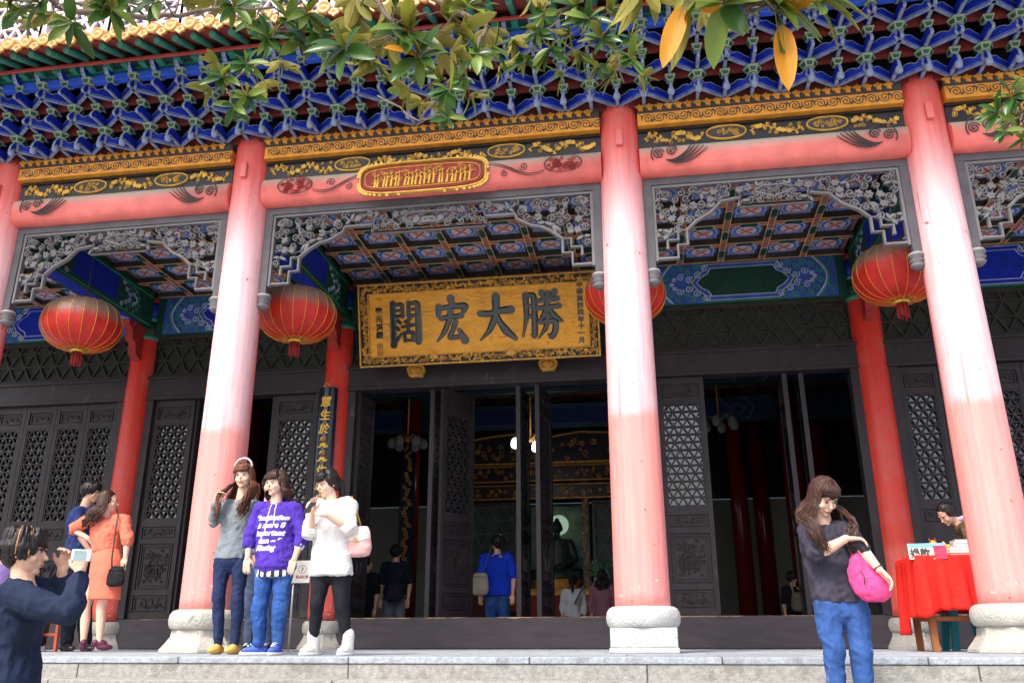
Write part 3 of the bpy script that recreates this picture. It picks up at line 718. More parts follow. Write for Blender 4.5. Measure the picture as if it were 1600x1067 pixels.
PMS = [M_green, M_bluem, M_lblue, M_teal, pm('beam_panel_green', (.008, .05, .03), .45, .3), M_blue]
for i in range(5):
    x0, x1 = CX[i]+.18, CX[i+1]-.18
    painted(x0, x1, HB, ZC-.06, D-.13, i in (1, 2, 3)).build('painted_beam', [M_green, M_bluem, M_lblue, M_teal, PMS[4] if i in (2, 3) else M_blue, M_blue], HALL)
for x in CX:
    a = MB(); y0, y1 = .2, D-.18; z0, z1 = 4.50, ZC+.01
    a.box(x-.13, x+.13, y0, y1, z0, z1, 0); a.box(x-.132, x+.132, y0+.9, y1-.9, z0+.09, z1-.09, 1)
    for s_ in (-1, 1):
        fn = (lambda s_: lambda u, v, h: Vector((x+s_*(.131+h), u, v)))(s_)
        a.ribbon([(y0+.05, z0+.03), (y1-.05, z0+.03)], .02, .003, fn, 3); a.ribbon([(y0+.05, z1-.1), (y1-.05, z1-.1)], .02, .003, fn, 3)
        for yy, hd in ((y0+.55, 1), (y1-.55, -1)): scrollcloud(a, yy, 4.76, .85, hd, fn, (2, 3))
    fnb = lambda u, v, h: Vector((u, v, z0-h))
    a.plate([(x-.09, y0+.3), (x+.09, y0+.3), (x+.09, y1-.3), (x-.09, y1-.3)], 0, .003, fnb, 1)
    for yy in (y0+.3, y0+.5, y1-.5, y1-.3): a.ribbon(spiral(x, yy, .07, 2, 0, 1, 22), .008, .006, fnb, 2)
    cb = a.build('cross_beam', [M_green, M_blue, M_lblue, M_teal], HALL)
    a = MB(); poly = [(D-.2, 4.52), (D-.62, 4.52), (D-.60, 4.42), (D-.50, 4.38), (D-.48, 4.25), (D-.38, 4.2), (D-.36, 4.06), (D-.2, 3.98)]
    a.prism(poly, lambda u, v: Vector((x-.06, u, v)), lambda u, v: Vector((x+.06, u, v)), 0)
    for s_ in (-1, 1):
        fn = (lambda s_: lambda u, v, h: Vector((x+s_*(.061+h), u, v)))(s_)
        for (u, v) in ((D-.5, 4.45), (D-.35, 4.4), (D-.3, 4.25), (D-.26, 4.1)): a.ribbon(spiral(u, v, .045, 1.4, 0, s_, 12), .012, .006, fn, 0)
    a.build('carved_nose', pm('nose_red', (.36, .03, .025), .6, .35, 20), cb, bevel=.004)

# --- door wall: transom lattice, lintel, doors, threshold
def rect_frame(a, x0, x1, z0, z1, w, y0, y1, mi=0):
    a.box(x0, x1, y0, y1, z0, z0+w, mi); a.box(x0, x1, y0, y1, z1-w, z1, mi); a.box(x0, x0+w, y0, y1, z0+w+.001, z1-w-.001, mi); a.box(x1-w, x1, y0, y1, z0+w+.001, z1-w-.001, mi)
M_tg = pm('transom_backing', (.022, .034, .027), .7, .3)
for i in range(5):
    x0, x1 = CX[i]+.16, CX[i+1]-.16
    a = MB(); a.box(x0, x1, D-.0, D+.04, HT, HB, 1); rect_frame(a, x0, x1, HT, HB-.002, .05, D-.06, D-.004); 
    trilattice(a, x0+.05, x1-.05, HT+.05, HB-.05, D-.02, .254, .026, .03); a.build('transom_lattice', [pm('transom_bar', (.035, .028, .024), .6, .2), M_tg], HALL)
    a = MB(); a.box(x0, x1, D-.1, D+.1, HL, HT-.004); a.box(x0, x1, D-.13, D-.1, HT-.05, HT-.006); a.box(x0, x1, D-.115, D-.1, HL, HL+.05); a.build('lintel', M_dark, HALL, bevel=.006)
    a = MB(); a.box(x0-.0, x1+.0, D-.08, D+.08, 0.004, .38); sb = a.build('threshold', M_sill, HALL, bevel=.012)
    for (u0, u1) in ((x0, x0+.13), (x1-.13, x1)): a = MB(); a.box(u0, u1, D-.09, D+.09, .38, HL-.001); a.build('door_jamb', M_dark, HALL, bevel=.005)
rndp = random.Random(11)
M_glass = pm('door_glass', (.012, .016, .018), .04, .2, 2., spec=.5, bump=.6, bscale=5)
MATS['door_glass'].node_tree.nodes['Principled BSDF'].inputs['IOR'].default_value = 1.85
def relief(a, x0, x1, z0, z1, y, dens=.045):
    fn = XZ(y); w, h = x1-x0, z1-z0; n = int(w*h/dens**2)
    for k in range(n):
        u = rndp.uniform(x0+.015, x1-.015); v = rndp.uniform(z0+.012, z1-.012); r_ = min(dens*rndp.uniform(.35, .7), h*.4)
        P = spiral(u, v, r_, 1.2, rndp.uniform(0, 6), rndp.choice((-1, 1)), 10); a.ribbon(P, tapers(len(P), .013, .6), .014, fn)
        if k % 3 == 0: a.plate(leafpoly(u, v, rndp.uniform(0, 6), r_*1.6, .022), 0, .012, fn)
def door_leaf(w, style=0):
    """leaf hinged at x = 0, runs to x = w, face towards -y; returns a list of (name, builder, mats, (sub-name, builder, mats))"""
    z0, z1 = .385, HL-.006; st = .06; a = MB()
    a.box(0, st, -.03, .03, z0, z1); a.box(w-st, w, -.03, .03, z0, z1)
    zs = [z0, .47, .69, .76, 1.37, 1.44, 1.60, 1.70, 3.08, 3.14, 3.30, z1] if style == 0 else [z0, .50, 1.22, 1.32, 1.46, 1.62, 1.70, 3.08, 3.14, 3.30, z1]
    if style == 0: rails = [(z0, .47), (.69, .76), (1.37, 1.44), (1.60, 1.70), (3.06, 3.13), (3.31, z1)]; panels = [(.47, .69, 's'), (.76, 1.37, 'b'), (1.44, 1.60, 's'), (3.13, 3.31, 's')]
    else: rails = [(z0, .47), (1.16, 1.44), (1.60, 1.70), (3.06, 3.13), (3.31, z1)]; panels = [(.47, 1.16, 'f'), (1.44, 1.60, 's'), (3.13, 3.31, 's')]
    for (p, q) in rails: a.box(st+.001, w-st-.001, -.03, .03, p, q)
    for (p, q, k) in panels:
        a.box(st, w-st, -.008, .012, p, q)
        rect_frame(a, st+.018, w-st-.018, p+.018, q-.018, .016, -.024, -.0085)
        if k == 's': relief(a, st+.045, w-st-.045, p+.045, q-.045, -.008, .04)
        elif k == 'b':
            rect_frame(a, st+.05, w-st-.05, p+.05, q-.05, .012, -.02, -.0085); relief(a, st+.075, w-st-.075, p+.075, q-.075, -.008, .05)
            fn = XZ(-.008); cx, cz = w/2, (p+q)/2
            a.ribbon([(cx-.09, cz-.12), (cx-.09, cz+.06), (cx, cz+.12), (cx+.09, cz+.06), (cx+.09, cz-.12), (cx-.09, cz-.12)], .018, .022, fn); a.ribbon([(cx-.05, cz-.12), (cx-.05, cz+.03), (cx+.05, cz+.03), (cx+.05, cz-.12)], .014, .024, fn)
        else:
            fn = XZ(-.008); cx, cz = w/2, (p+q)/2; hw_, hh_ = w/2-st-.06, (q-p)/2-.06
            for s1 in (-1, 1):
                for s2 in (-1, 1):
                    a.ribbon([(cx+s1*hw_, cz+s2*hh_), (cx+s1*hw_*.35, cz+s2*hh_*.35)], .022, .02, fn)
                    a.ribbon([(cx+s1*hw_*.9, cz+s2*hh_*.3), (cx+s1*hw_*.6, cz+s2*hh_*.3), (cx+s1*hw_*.6, cz+s2*hh_*.75), (cx+s1*hw_*.2, cz+s2*hh_*.75)], .02, .02, fn)
                    a.ribbon(spiral(cx+s1*hw_*.45, cz+s2*hh_*.85, .05, 1.4, 0, s1, 12), .016, .02, fn)
            a.ribbon([(cx-.1, cz-.08), (cx-.1, cz+.08), (cx+.1, cz+.08), (cx+.1, cz-.08), (cx-.1, cz-.08)], .02, .024, fn)
            relief(a, cx-.08, cx+.08, cz-.06, cz+.06, -.008, .04)
    b = MB(); rect_frame(b, st, w-st, 1.70, 3.06, .022, -.022, .018); trilattice(b, st+.022, w-st-.022, 1.722, 3.04, -.002, .118, .017, .026)
    hz = .118*math.sqrt(3)/2; z = 1.722+hz/2; k = 0
    c = MB(); c.box(st, w-st, .02, .026, 1.70, 3.06)
    return a, b, c
def leaf_meshes(w, style=0):
    a, b, c = door_leaf(w, style); return a.mesh('door', M_dark), b.mesh('lattice', M_dark), c.mesh('pane', M_glass)
LEAF = {}
def leaf(w, x, rz=0, style=0, y=None, label=None):
    k = (round(w, 3), style)
    if k not in LEAF: LEAF[k] = leaf_meshes(*k)
    a, b, c = LEAF[k]; o = inst('door', a, HALL, (x, D if y is None else y, 0), rz); inst('lattice', b, o); inst('pane', c, o)
    if label: o['label'] = label
    return o
# bay far left: four closed leaves; far right the same with fret panels below
for i, sty in ((0, 1), (4, 1)):
    x0, x1 = CX[i]+.29, CX[i+1]-.29; n = 5; w = (x1-x0)/n
    for k in range(n): leaf(w-.006, x0+k*w+.003, style=sty)
x0, x1 = CX[1]+.29, CX[2]-.29; w = .62
leaf(w, x0, label='closed door beside the inner column'); leaf(w, x1-w, label='closed door beside the hung couplet board')
leaf(w, x0+w+.02, R(82)); leaf(w, x1-w-.03, R(97))
x0, x1 = CX[2]+.29, CX[3]-.29; w = .60
for xx, rz in ((-.70, 84), (-.56, 55), (.50, 86), (.76, 80), (x0+.02, 88), (x1-.02, 92)):
    leaf(w, xx, R(rz), label='door leaf folded back into the hall')
x0, x1 = CX[3]+.29, CX[4]-.29; w = .62
leaf(w, x0, label='closed door in front of the second bay'); leaf(w, 4.03, R(87)); leaf(w, 4.24, R(84))
# ------------------------------------------------------------------ inside the hall
a = MB(); a.box(-8.5, 8.5, 11.6, 11.8, 0, 3.05); a.box(-8.6, -8.45, D+.1, 11.8, 0, 5.2); a.box(8.45, 8.6, D+.1, 11.8, 0, 5.2)
a.build('inner_wall', M_white, HALL)
a = MB(); a.box(-8.5, 8.5, 11.4, 11.59, 3.05, 5.2); a.build('inner_wall_panelling', M_black, HALL)
a = MB()
for x in range(-17, 18):
    a.box(x*.5-.03, x*.5+.03, D+.2, 11.4, 4.86, 4.95, 1)
for y in range(17): a.box(-8.5, 8.5, 3.4+y*.5, 3.46+y*.5, 4.855, 4.95, 1)
a.box(-8.5, 8.5, D+.15, 11.5, 4.95, 5.0, 0)
a.build('inner_ceiling', [pm('inner_ceiling_panel', (.10, .10, .09), .8, .4, 6), pm('inner_ceiling_rib', (.14, .06, .045), .7, .3)], HALL)
for x in CX[1:5]:
    a = MB(); a.box(x-.15, x+.15, D+.2, 11.4, 4.35, 4.84, 0); a.box(x-.152, x+.152, 4.2, 10.4, 4.45, 4.74, 1)
    a.build('inner_beam', [M_green, M_bluem], HALL)
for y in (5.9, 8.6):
    painted(-8.3, 8.3, 4.1, 4.6, y, True).build('inner_painted_beam', [pm('shaded_green', (.01, .04, .03), .6, .3), pm('shaded_blue', (.012, .03, .09), .6, .3), pm('shaded_pale', (.10, .14, .17), .6, .3), pm('shaded_teal', (.02, .09, .06), .6, .3), pm('shaded_panel', (.006, .02, .10), .6, .3), M_black], HALL)  # darker copies of the beam paints, with the hall's shade put into the colours
M_incol = pm('inner_glossy_red', (.14, .012, .01), .22, .2, 3)
for (x, y) in ((-1.95, 6.6), (-5.0, 6.6), (-2.75, 9.4), (2.45, 6.6), (2.9, 9.4), (3.95, 9.2), (4.75, 7.6), (4.5, 10.2), (5.6, 9.4), (-4.3, 9.4)):
    a = MB(); a.lathe([(.17, 0), (.165, 4.9)], 28); c = a.build('column', M_incol, HALL); c.location = (x, y, 0)
    b = base_stone(2).build('stone_base', M_stone, c)

# shrine behind glass: gilt canopy, posts, the lit disc and the seated statue
M_bronze = pm('old_gilt', (.60, .30, .06), .45, .35, 12, .2, 40, metal=.3)
SH = thing('altar_shrine', 'tall dark carved shrine with gilt arched canopy seen through the middle doors', 'shrine', (.35, 8.9, 0))
a = MB(); hw = 2.15
crest = [(-hw, 3.45), (-hw-.16, 3.86), (-1.2, 4.02), (-.55, 4.06), (0, 3.98), (.55, 4.06), (1.2, 4.02), (hw+.16, 3.86), (hw, 3.45)]
fn = XZ(0)
a.plate(crest, 0, .06, fn, 1); a.ribbon(crest+[crest[0]], .05, .10, fn, 0)
for k in range(60):
    u = random.uniform(-hw+.1, hw-.1); v = random.uniform(3.53, 3.88); P = spiral(u, v, random.uniform(.04, .08), 1.2, random.uniform(0, 6), random.choice((-1, 1)), 9); a.ribbon(P, .02, .075, fn, 0)
a.build('canopy', [M_bronze, M_black], SH)
a = MB()
for (z0, z1, ww) in ((3.1, 3.4, 2.1), (2.75, 3.02, 2.1)):
    a.box(-ww, ww, .02, .1, z0, z1, 1); a.ribbon([(-ww, z0), (ww, z0)], .035, .05, fn, 0); a.ribbon([(-ww, z1), (ww, z1)], .03, .05, fn, 0)
    for k in range(60): a.ribbon(spiral(random.uniform(-ww+.1, ww-.1), random.uniform(z0+.06, z1-.06), random.uniform(.03, .06), 1.2, random.uniform(0, 6), 1, 8), .016, .035, fn, 0)
a.build('carved_panel', [M_bronze, M_black], SH)
for x in (-2.05, -.62, .62, 2.05):
    a = MB(); a.box(x-.07, x+.07, 0, .14, 0, 3.1, 1)
    for k in range(26): a.ribbon(spiral(x+random.uniform(-.04, .04), 1.0+k*.075, .04, 1.1, random.uniform(0, 6), random.choice((-1, 1)), 8), .018, .04, fn, 0)
    a.build('post', [M_bronze, M_black], SH)
for s_ in (-1, 1):
    a = MB(); x0, x1 = sorted((s_*.75, s_*1.95)); rect_frame(a, x0, x1, 1.0, 2.7, .05, .04, .1, 0); trilattice(a, x0+.05, x1-.05, 1.05, 2.65, .08, .3, .02, .03, 1); a.box(x0, x1, .1, .12, 1, 2.7, 2)
    a.build('side_lattice', [M_black, pm('dull_lattice', (.10, .14, .13), .6, .2), pm('shrine_back', (.05, .075, .07), .6, .4, 3)], SH)
a = MB(); a.box(-2.1, 2.1, -.1, .5, .02, .95, 0); a.box(-2.15, 2.15, -.15, .5, .95, 1.02, 1)
for k in range(40): a.ribbon(spiral(random.uniform(-2, 2), random.uniform(.2, .85), .07, 1.3, random.uniform(0, 6), 1, 10), .03, .03, XZ(-.1), 1)
a.build('altar_base', [pm('dull_altar_red', (.10, .015, .01), .5, .3), M_bronze], SH)
a = MB(); a.box(-.6, .6, 1.1, 1.12, .9, 2.75, 0); a.build('back_screen', pm('painted_screen', (.30, .42, .33), .6, .45, 3), SH)
HAL = thing('halo_lamp', 'round pale green lit disc behind the head of the seated statue', 'lamp', (.36, 9.75, 2.33))
a = MB(); a.lathe([(.0, -.02), (.205, -.02), (.205, .02), (.0, .02)], 40); o = a.build('lit_disc', pm('halo_glow', (.5, .6, .45), .5, .3, 6, emit=(.50, .75, .55), estr=.22), HAL); o.rotation_euler = (PI/2, 0, 0)
a = MB(); a.tube([(.2*math.cos(t*PI/16), 0, .2*math.sin(t*PI/16)) for t in range(33)], .018, 8); a.build('rim', M_bronze, HAL)

def lamp_cluster(x, y, z, lit, label):
    o = thing('chandelier', label, 'chandelier', (x, y, z), 0, 'chandeliers of white globes in the hall')
    a = MB(); a.tube([(0, 0, 4.9-z), (0, 0, .05)], .012, 8); a.lathe([(.02, -.03), (.05, 0), (.03, .06)], 12)
    for k in range(6):
        t = k*PI/3+.3; a.tube([(0, 0, .02), (.14*math.cos(t), .14*math.sin(t), .09), (.27*math.cos(t), .27*math.sin(t), .03)], .009, 6)
    a.build('frame', M_bronze, o)
    b = MB(); b.lathe([(.02, .05), (.05, .03), (.072, -.02), (.078, -.07), (.062, -.12), (.02, -.14)], 16)
    me = b.mesh('globe', pm('lit_globe', (.9, .9, .95), .3, .02, emit=(.92, .94, 1), estr=2.2) if lit else pm('unlit_globe', (.22, .23, .21), .25, .1))
    for k in range(6):
        t = k*PI/3+.3; inst('globe', me, o, (.27*math.cos(t), .27*math.sin(t), 0))
    return o
lamp_cluster(.22, 6.5, 3.38, True, 'lit chandelier of white globes glowing in front of the gilt canopy')
lamp_cluster(3.45, 6.5, 3.6, False, 'unlit chandelier of dull white globes seen through the second doorway')
lamp_cluster(-1.85, 6.0, 3.35, False, 'unlit chandelier of dull globes near the left jamb of the middle door')

# offerings table in front of the shrine
AT = thing('offering_table', 'low red offering table with gilt edge in front of the shrine', 'table', (.8, 8.1, 0))
a = MB(); a.box(-1.1, 1.1, -.3, .3, .86, .92); a.build('table_top', M_bronze, AT); a = MB(); a.box(-1.05, 1.05, -.27, .27, .3, .858)
a.build('cloth', M_red, AT)
a = MB()
for sx_ in (-1, 1):
    for sy_ in (-1, 1): a = MB(); a.box(sx_*1.0-.04, sx_*1.0+.04, sy_*.22-.04, sy_*.22+.04, .002, .3); a.build('leg', M_red, AT)
FL = []
for (x, c_) in ((1.2, 'green'), (.15, 'gold'), (1.75, 'green')):
    if c_ == 'green':
        a = MB(); a.lathe([(.06, 0), (.09, .08), (.05, .2), (.06, .24)], 14); o = a.build('flower_vase', M_white); o.location = (x, 8.05, .922)
        tag(o, 'pale vase of green leaves on the offering table, '+('left one behind the white shirt' if x < 1.5 else 'right one behind the plaid shirt'), 'vase', 'vases on the offering table')
        b = MB()
        for k in range(60):
            p = Vector((random.gauss(0, .1), random.gauss(0, .08), .36+random.gauss(0, .12))); d = Vector((random.uniform(-1, 1), random.uniform(-1, 1), random.uniform(-.3, 1))).normalized()*.09; q = d.cross(Vector((0, 1, .3))).normalized()*.025
            b.add([p-d/2, p+q, p+d/2, p-q], [(0, 1, 2, 3)])
        b.tube([(0, 0, .1), (0, 0, .4)], .02, 6)
        b.build('foliage', pm('vase_leaves', (.08, .25, .12), .5, .4, 20), o)
    else:
        a = MB(); a.lathe([(.07, 0), (.075, .03), (.03, .06), (.05, .14), (.06, .2), (.02, .25), (.045, .31), (.03, .36), (.005, .38)], 14); o = a.build('gilt_figurine', M_gold); o.location = (x, 8.0, .922)
        tag(o, 'small gilt figurine standing on the offering table', 'figurine')

# hanging couplet boards
def board_v(x, y, z0, z1, w, text, label, tz, ts, name='couplet_board'):
    o = thing(name, label, 'couplet board', (x, y, z0)); a = MB(); h = z1-z0; n = 12
    pr = [(w/2*math.sin(R(-70+140*k/n))/math.sin(R(70)), -.10*(math.cos(R(-70+140*k/n))-math.cos(R(70)))) for k in range(n+1)]
    pr += [(u*.98, v+.016) for u, v in pr[::-1]]
    a.prism(pr, lambda u, v: Vector((u, v, 0)), lambda u, v: Vector((u, v, h)))
    a.build('board', pm('couplet_lacquer', (.006, .014, .03), .18, .2, coat=.4), o)
    a = MB(); a.ribbon([(-.05, h+.0), (-.03, h+.04), (0, h+.055), (.03, h+.04), (.05, h+.0)], .016, .012, XZ(-.06)); a.build('hook', M_bronze, o)
    for k, ch in enumerate(text):
        me = text_mesh(ch, ts, .008, M_goldtext, bold=.004, shear=.12); c = bpy.data.objects.new('gilt_character', me); COL.objects.link(c); c.parent = o
        c.rotation_euler = (PI/2, 0, 0); c.location = (-.0, -.072, h-tz-k*ts*1.27)
    return o
M_goldtext = pm('gold_leaf_lettering', (.85, .50, .05), .4, .1)
board_v(-2.13, D-.235, .98, 3.42, .27, '慧生於覺覺生於自在', 'black lacquer couplet board with gold characters hung on the inner column beside the middle door', .22, .15)
o = thing('couplet_board', 'narrow black board with dim gold marks on the dark column inside the middle door', 'couplet board', (-1.93, 6.38, .9))
a = MB(); a.box(-.13, .13, -.02, .02, 0, 2.7); a.build('board', pm('couplet_lacquer', (.006, .014, .03), .18, .2, coat=.4), o)
a = MB()
for k in range(9):
    pass
for k in range(40): a.ribbon(spiral(random.uniform(-.05, .05), 2.55-k*.06, .045, 1.2, random.uniform(0, 6), random.choice((-1, 1)), 8), .014, .006, XZ(-.021))
a.build('gilt_marks', M_bronze, o)

# ------------------------------------------------------------------ name board over the middle door
PB = thing('name_board', 'large gilt name board with four black characters and carved frame above the middle door', 'name board', (.03, 2.70, 3.63)); PB.rotation_euler = (R(15.5), 0, 0)
PW, PH = 3.28, 1.13
M_plq = pm('gilt_board', (.86, .39, .045), .36, .25, 5, .5, 18, metal=.2, dirt=((.52, .17, .02), 5, .56), stretch=(.7, 1, 1.6))
a = MB(); a.box(-PW/2+.1, PW/2-.1, 0, .05, .1, PH-.1); a.build('panel', M_plq, PB)
a = MB(); fn = XZ(0)
for s0 in ((-PW/2, PW/2, 0, .02), (-PW/2, PW/2, PH-.02, PH), (-PW/2, -PW/2+.02, .021, PH-.021), (PW/2-.02, PW/2, .021, PH-.021)): a.box(s0[0], s0[1], -.05, .05, s0[2], s0[3], 0)
for s0 in ((-PW/2+.02, PW/2-.02, .02, .13), (-PW/2+.02, PW/2-.02, PH-.13, PH-.02), (-PW/2+.02, -PW/2+.13, .131, PH-.131), (PW/2-.13, PW/2-.02, .131, PH-.131)): a.box(s0[0], s0[1], -.004, .045, s0[2], s0[3], 1)
P = [(-PW/2+.13, .13), (PW/2-.13, .13), (PW/2-.13, PH-.13), (-PW/2+.13, PH-.13), (-PW/2+.13, .13)]
for j in range(4): a.ribbon([P[j], P[j+1]], .018, .03, fn, 0)
def along(u0, v0, u1, v1):
    L_ = math.hypot(u1-u0, v1-v0); n = int(L_/.02)
    for k in range(n):
        t = (k+random.uniform(.2, .8))/n; u, v = u0+(u1-u0)*t, v0+(v1-v0)*t
        ox, oz = random.uniform(-.03, .03), random.uniform(-.03, .03)
        if abs(u1-u0) > abs(v1-v0): ox *= .3
        else: oz *= .3
        if random.random() < .6: a.ribbon(spiral(u+ox, v+oz, random.uniform(.02, .034), 1.25, random.uniform(0, 6), random.choice((-1, 1)), 9), .012, random.uniform(.012, .04), fn, 0)
        else:
            for _ in range(2): a.plate(leafpoly(u+ox, v+oz, random.uniform(0, 6.28), random.uniform(.04, .07), .024), -.002, random.uniform(.01, .04), fn, 0)
along(-PW/2+.05, .075, PW/2-.05, .075); along(-PW/2+.05, PH-.075, PW/2-.05, PH-.075); along(-PW/2+.075, .1, -PW/2+.075, PH-.1); along(PW/2-.075, .1, PW/2-.075, PH-.1)
for u in (-.6, .45): a.plate([(u-.07, .09), (u, .165), (u+.07, .09), (u, .06)], 0, .05, fn, 0)
a.build('carved_frame', [pm('frame_gilt', (.58, .31, .05), .45, .4, 20, metal=.2), M_black], PB)
# the four large characters as brush strokes: (points, widths) on a 100 unit square
S = {
 '大': [([(8, 62), (30, 60), (60, 66), (88, 67)], [12, 11, 12, 15]), ([(50, 98), (50, 70), (44, 46), (30, 22), (6, 2)], [15, 13, 13, 10, 3]), ([(50, 60), (58, 40), (74, 20), (98, 2)], [8, 11, 15, 8])],
 '宏': [([(50, 100), (54, 88)], [15, 11]), ([(14, 82), (12, 62)], [13, 9]), ([(14, 78), (50, 82), (90, 82), (92, 78), (82, 62)], [9, 10, 13, 13, 5]), ([(20, 56), (48, 58), (80, 60)], [10, 9, 11]), ([(48, 70), (42, 48), (28, 24), (6, 4)], [12, 11, 10, 3]), ([(62, 46), (52, 26), (42, 12), (62, 12), (84, 14)], [11, 9, 10, 9, 9]), ([(72, 28), (88, 4)], [8, 15])],
 '勝': [([(12, 94), (14, 50), (2, 4)], [11, 10, 3]), ([(12, 94), (34, 94), (34, 40), (32, 4), (24, 8)], [8, 11, 11, 11, 4]), ([(14, 70), (32, 70)], [7, 7]), ([(12, 48), (32, 48)], [7, 7]), ([(54, 98), (60, 86)], [11, 7]), ([(88, 98), (78, 86)], [11, 6]), ([(44, 80), (94, 83)], [8, 10]), ([(42, 64), (98, 67)], [8, 10]), ([(70, 96), (66, 64), (56, 46), (40, 32)], [10, 10, 9, 3]), ([(72, 62), (84, 46), (104, 34)], [8, 11, 5]), ([(48, 34), (88, 36), (86, 14), (76, 0), (66, 8)], [8, 11, 11, 10, 3]), ([(68, 46), (62, 22), (42, 0)], [10, 9, 3])],
 '闊': [([(8, 96), (8, 2)], [12, 14]), ([(8, 92), (40, 94), (40, 66)], [7, 9, 8]), ([(8, 79), (38, 80)], [6, 6]), ([(10, 66), (38, 67)], [7, 7]), ([(60, 96), (60, 66)], [8, 8]), ([(60, 94), (92, 96), (92, 50), (92, 4), (80, 8)], [7, 10, 13, 14, 4]), ([(62, 80), (90, 81)], [6, 6]), ([(62, 66), (90, 67)], [7, 7]), ([(24, 56), (32, 50)], [8, 5]), ([(20, 40), (28, 35)], [8, 5]), ([(18, 12), (34, 26)], [8, 5]), ([(66, 60), (46, 53)], [7, 5]), ([(38, 42), (78, 45)], [6, 7]), ([(58, 56), (57, 28)], [8, 7]), ([(44, 28), (46, 10)], [7, 7]), ([(44, 28), (74, 29), (71, 10)], [6, 8, 7]), ([(46, 11), (72, 11)], [6, 6])]}
M_ink = pm('black_enamel_ink', (.018, .03, .036), .22, .3, 8, spec=.8)
def dense(p, w, n=6):
    P, Wd = [], []
    for i in range(len(p)-1):
        for k in range(n): t = k/n; P.append((p[i][0]+(p[i+1][0]-p[i][0])*t, p[i][1]+(p[i+1][1]-p[i][1])*t)); Wd.append(w[i]+(w[i+1]-w[i])*t)
    P.append(p[-1]); Wd.append(w[-1])
    for _ in range(2): P = [P[0]]+[((P[i-1][0]+2*P[i][0]+P[i+1][0])/4, (P[i-1][1]+2*P[i][1]+P[i+1][1])/4) for i in range(1, len(P)-1)]+[P[-1]]
    return P, Wd
for ch, cx, ww, hh in (('闊', -.985, .42, .60), ('宏', -.35, .47, .60), ('大', .27, .52, .60), ('勝', .87, .52, .62)):
    a = MB()
    for j, (p, w) in enumerate(S[ch]):
        P, Wd = dense(p, w); P = [(cx-ww/2+x/100*ww, .28+y/100*hh) for x, y in P]; Wd = [q/100*(ww+hh)/2*1.42 for q in Wd]
        a.ribbon(P, Wd, .012+.0006*j, fn, 0)
        for (c_, w_) in ((P[0], Wd[0]), (P[-1], Wd[-1])): a.plate([(c_[0]+w_/2*math.cos(q*PI/6), c_[1]+w_/2*math.sin(q*PI/6)) for q in range(12)], 0, .010+.0006*j, fn, 0)
    a.build('large_character', M_ink, PB)
def vtext(s_, x, ztop, size, mat):
    for k, ch in enumerate(s_):
        me = text_mesh(ch, size, .006, mat, bold=.0045); c = bpy.data.objects.new('small_character', me); COL.objects.link(c); c.parent = PB
        c.rotation_euler = (PI/2, 0, 0); c.location = (x, -.004, ztop-k*size*1.12)
vtext('中華民國四年十一月', 1.40, .955, .082, M_ink); vtext('黎元洪題', -1.36, .76, .098, M_ink)
for k in range(2):
    a = MB(); z = .285-k*.09; x = -1.36; o1 = [(x-.035, z-.035), (x+.035, z-.035), (x+.035, z+.035), (x-.035, z+.035), (x-.035, z-.035)]; a.ribbon(o1, .01, .005, fn)
    for q in (-.012, .012): a.ribbon([(x-.03, z+q), (x+.03, z+q)], .008, .005, fn); a.ribbon([(x+q, z-.03), (x+q, z+.03)], .006, .006, fn)
    a.build('seal_mark', pm('faded_seal', (.20, .10, .07), .6, .2), PB)
for x in (-.90, .94):
    o = thing('support_peg', 'yellow carved peg under the name board, '+('left one below the character at its far left' if x < 0 else 'right one near the faded middle column'), 'support peg', (x, 2.93, 3.685), 0, 'pegs under the name board')
    a = MB(); P = [(-.085, -.13), (.085, -.13), (.125, -.03), (.095, .02), (-.095, .02), (-.125, -.03)]; a.plate(P, -.1, .0, fn, 0); a.ribbon(P+[P[0]], .02, .012, fn, 0); a.build('block', M_gold, o, bevel=.003)
    a = MB(); a.ribbon([(-.06, -.02), (-.085, -.05), (-.06, -.1), (-.03, -.1)], .014, .006, fn); a.ribbon([(.06, -.02), (.085, -.05), (.06, -.1), (.03, -.1)], .014, .006, fn); a.ribbon([(-.05, -.012), (.05, -.012)], .014, .006, fn); a.build('red_line', M_red, o)
    a = MB(); a.ribbon(spiral(0, -.055, .035, 1.3, 0, 1, 12), .014, .010, fn); a.plate(leafpoly(-.03, -.05, 1.2, .05, .03), 0, .01, fn); a.build('carved_flower', pm('peg_orange', (.70, .24, .02), .5, .2), o)

# ------------------------------------------------------------------ lanterns
M_silk = pm('lantern_silk', (.52, .022, .014), .42, .22, 5, .35, 24)
t = M_silk.node_tree; b_ = t.nodes['Principled BSDF']; src = b_.inputs['Base Color'].links[0].from_socket
tc = t.nodes.new('ShaderNodeTexCoord'); sp = t.nodes.new('ShaderNodeSeparateXYZ'); t.links.new(tc.outputs['Object'], sp.inputs[0])
nn = t.nodes.new('ShaderNodeTexNoise'); nn.inputs['Scale'].default_value = 6; t.links.new(tc.outputs['Object'], nn.inputs['Vector'])
ad = t.nodes.new('ShaderNodeMath'); ad.operation = 'MULTIPLY_ADD'; t.links.new(nn.outputs['Fac'], ad.inputs[0]); ad.inputs[1].default_value = .16; t.links.new(sp.outputs[2], ad.inputs[2])
mr_ = t.nodes.new('ShaderNodeMapRange'); t.links.new(ad.outputs[0], mr_.inputs[0]); mr_.inputs[1].default_value = .06; mr_.inputs[2].default_value = .20; mr_.inputs[4].default_value = .92
mx = t.nodes.new('ShaderNodeMix'); mx.data_type = 'RGBA'; t.links.new(mr_.outputs[0], mx.inputs[0]); t.links.new(src, mx.inputs[6]); mx.inputs[7].default_value = (.20, .15, .11, 1); t.links.new(mx.outputs[2], b_.inputs['Base Color'])
M_lgold = pm('lantern_gilt', (.80, .52, .06), .35, .2, metal=.4)
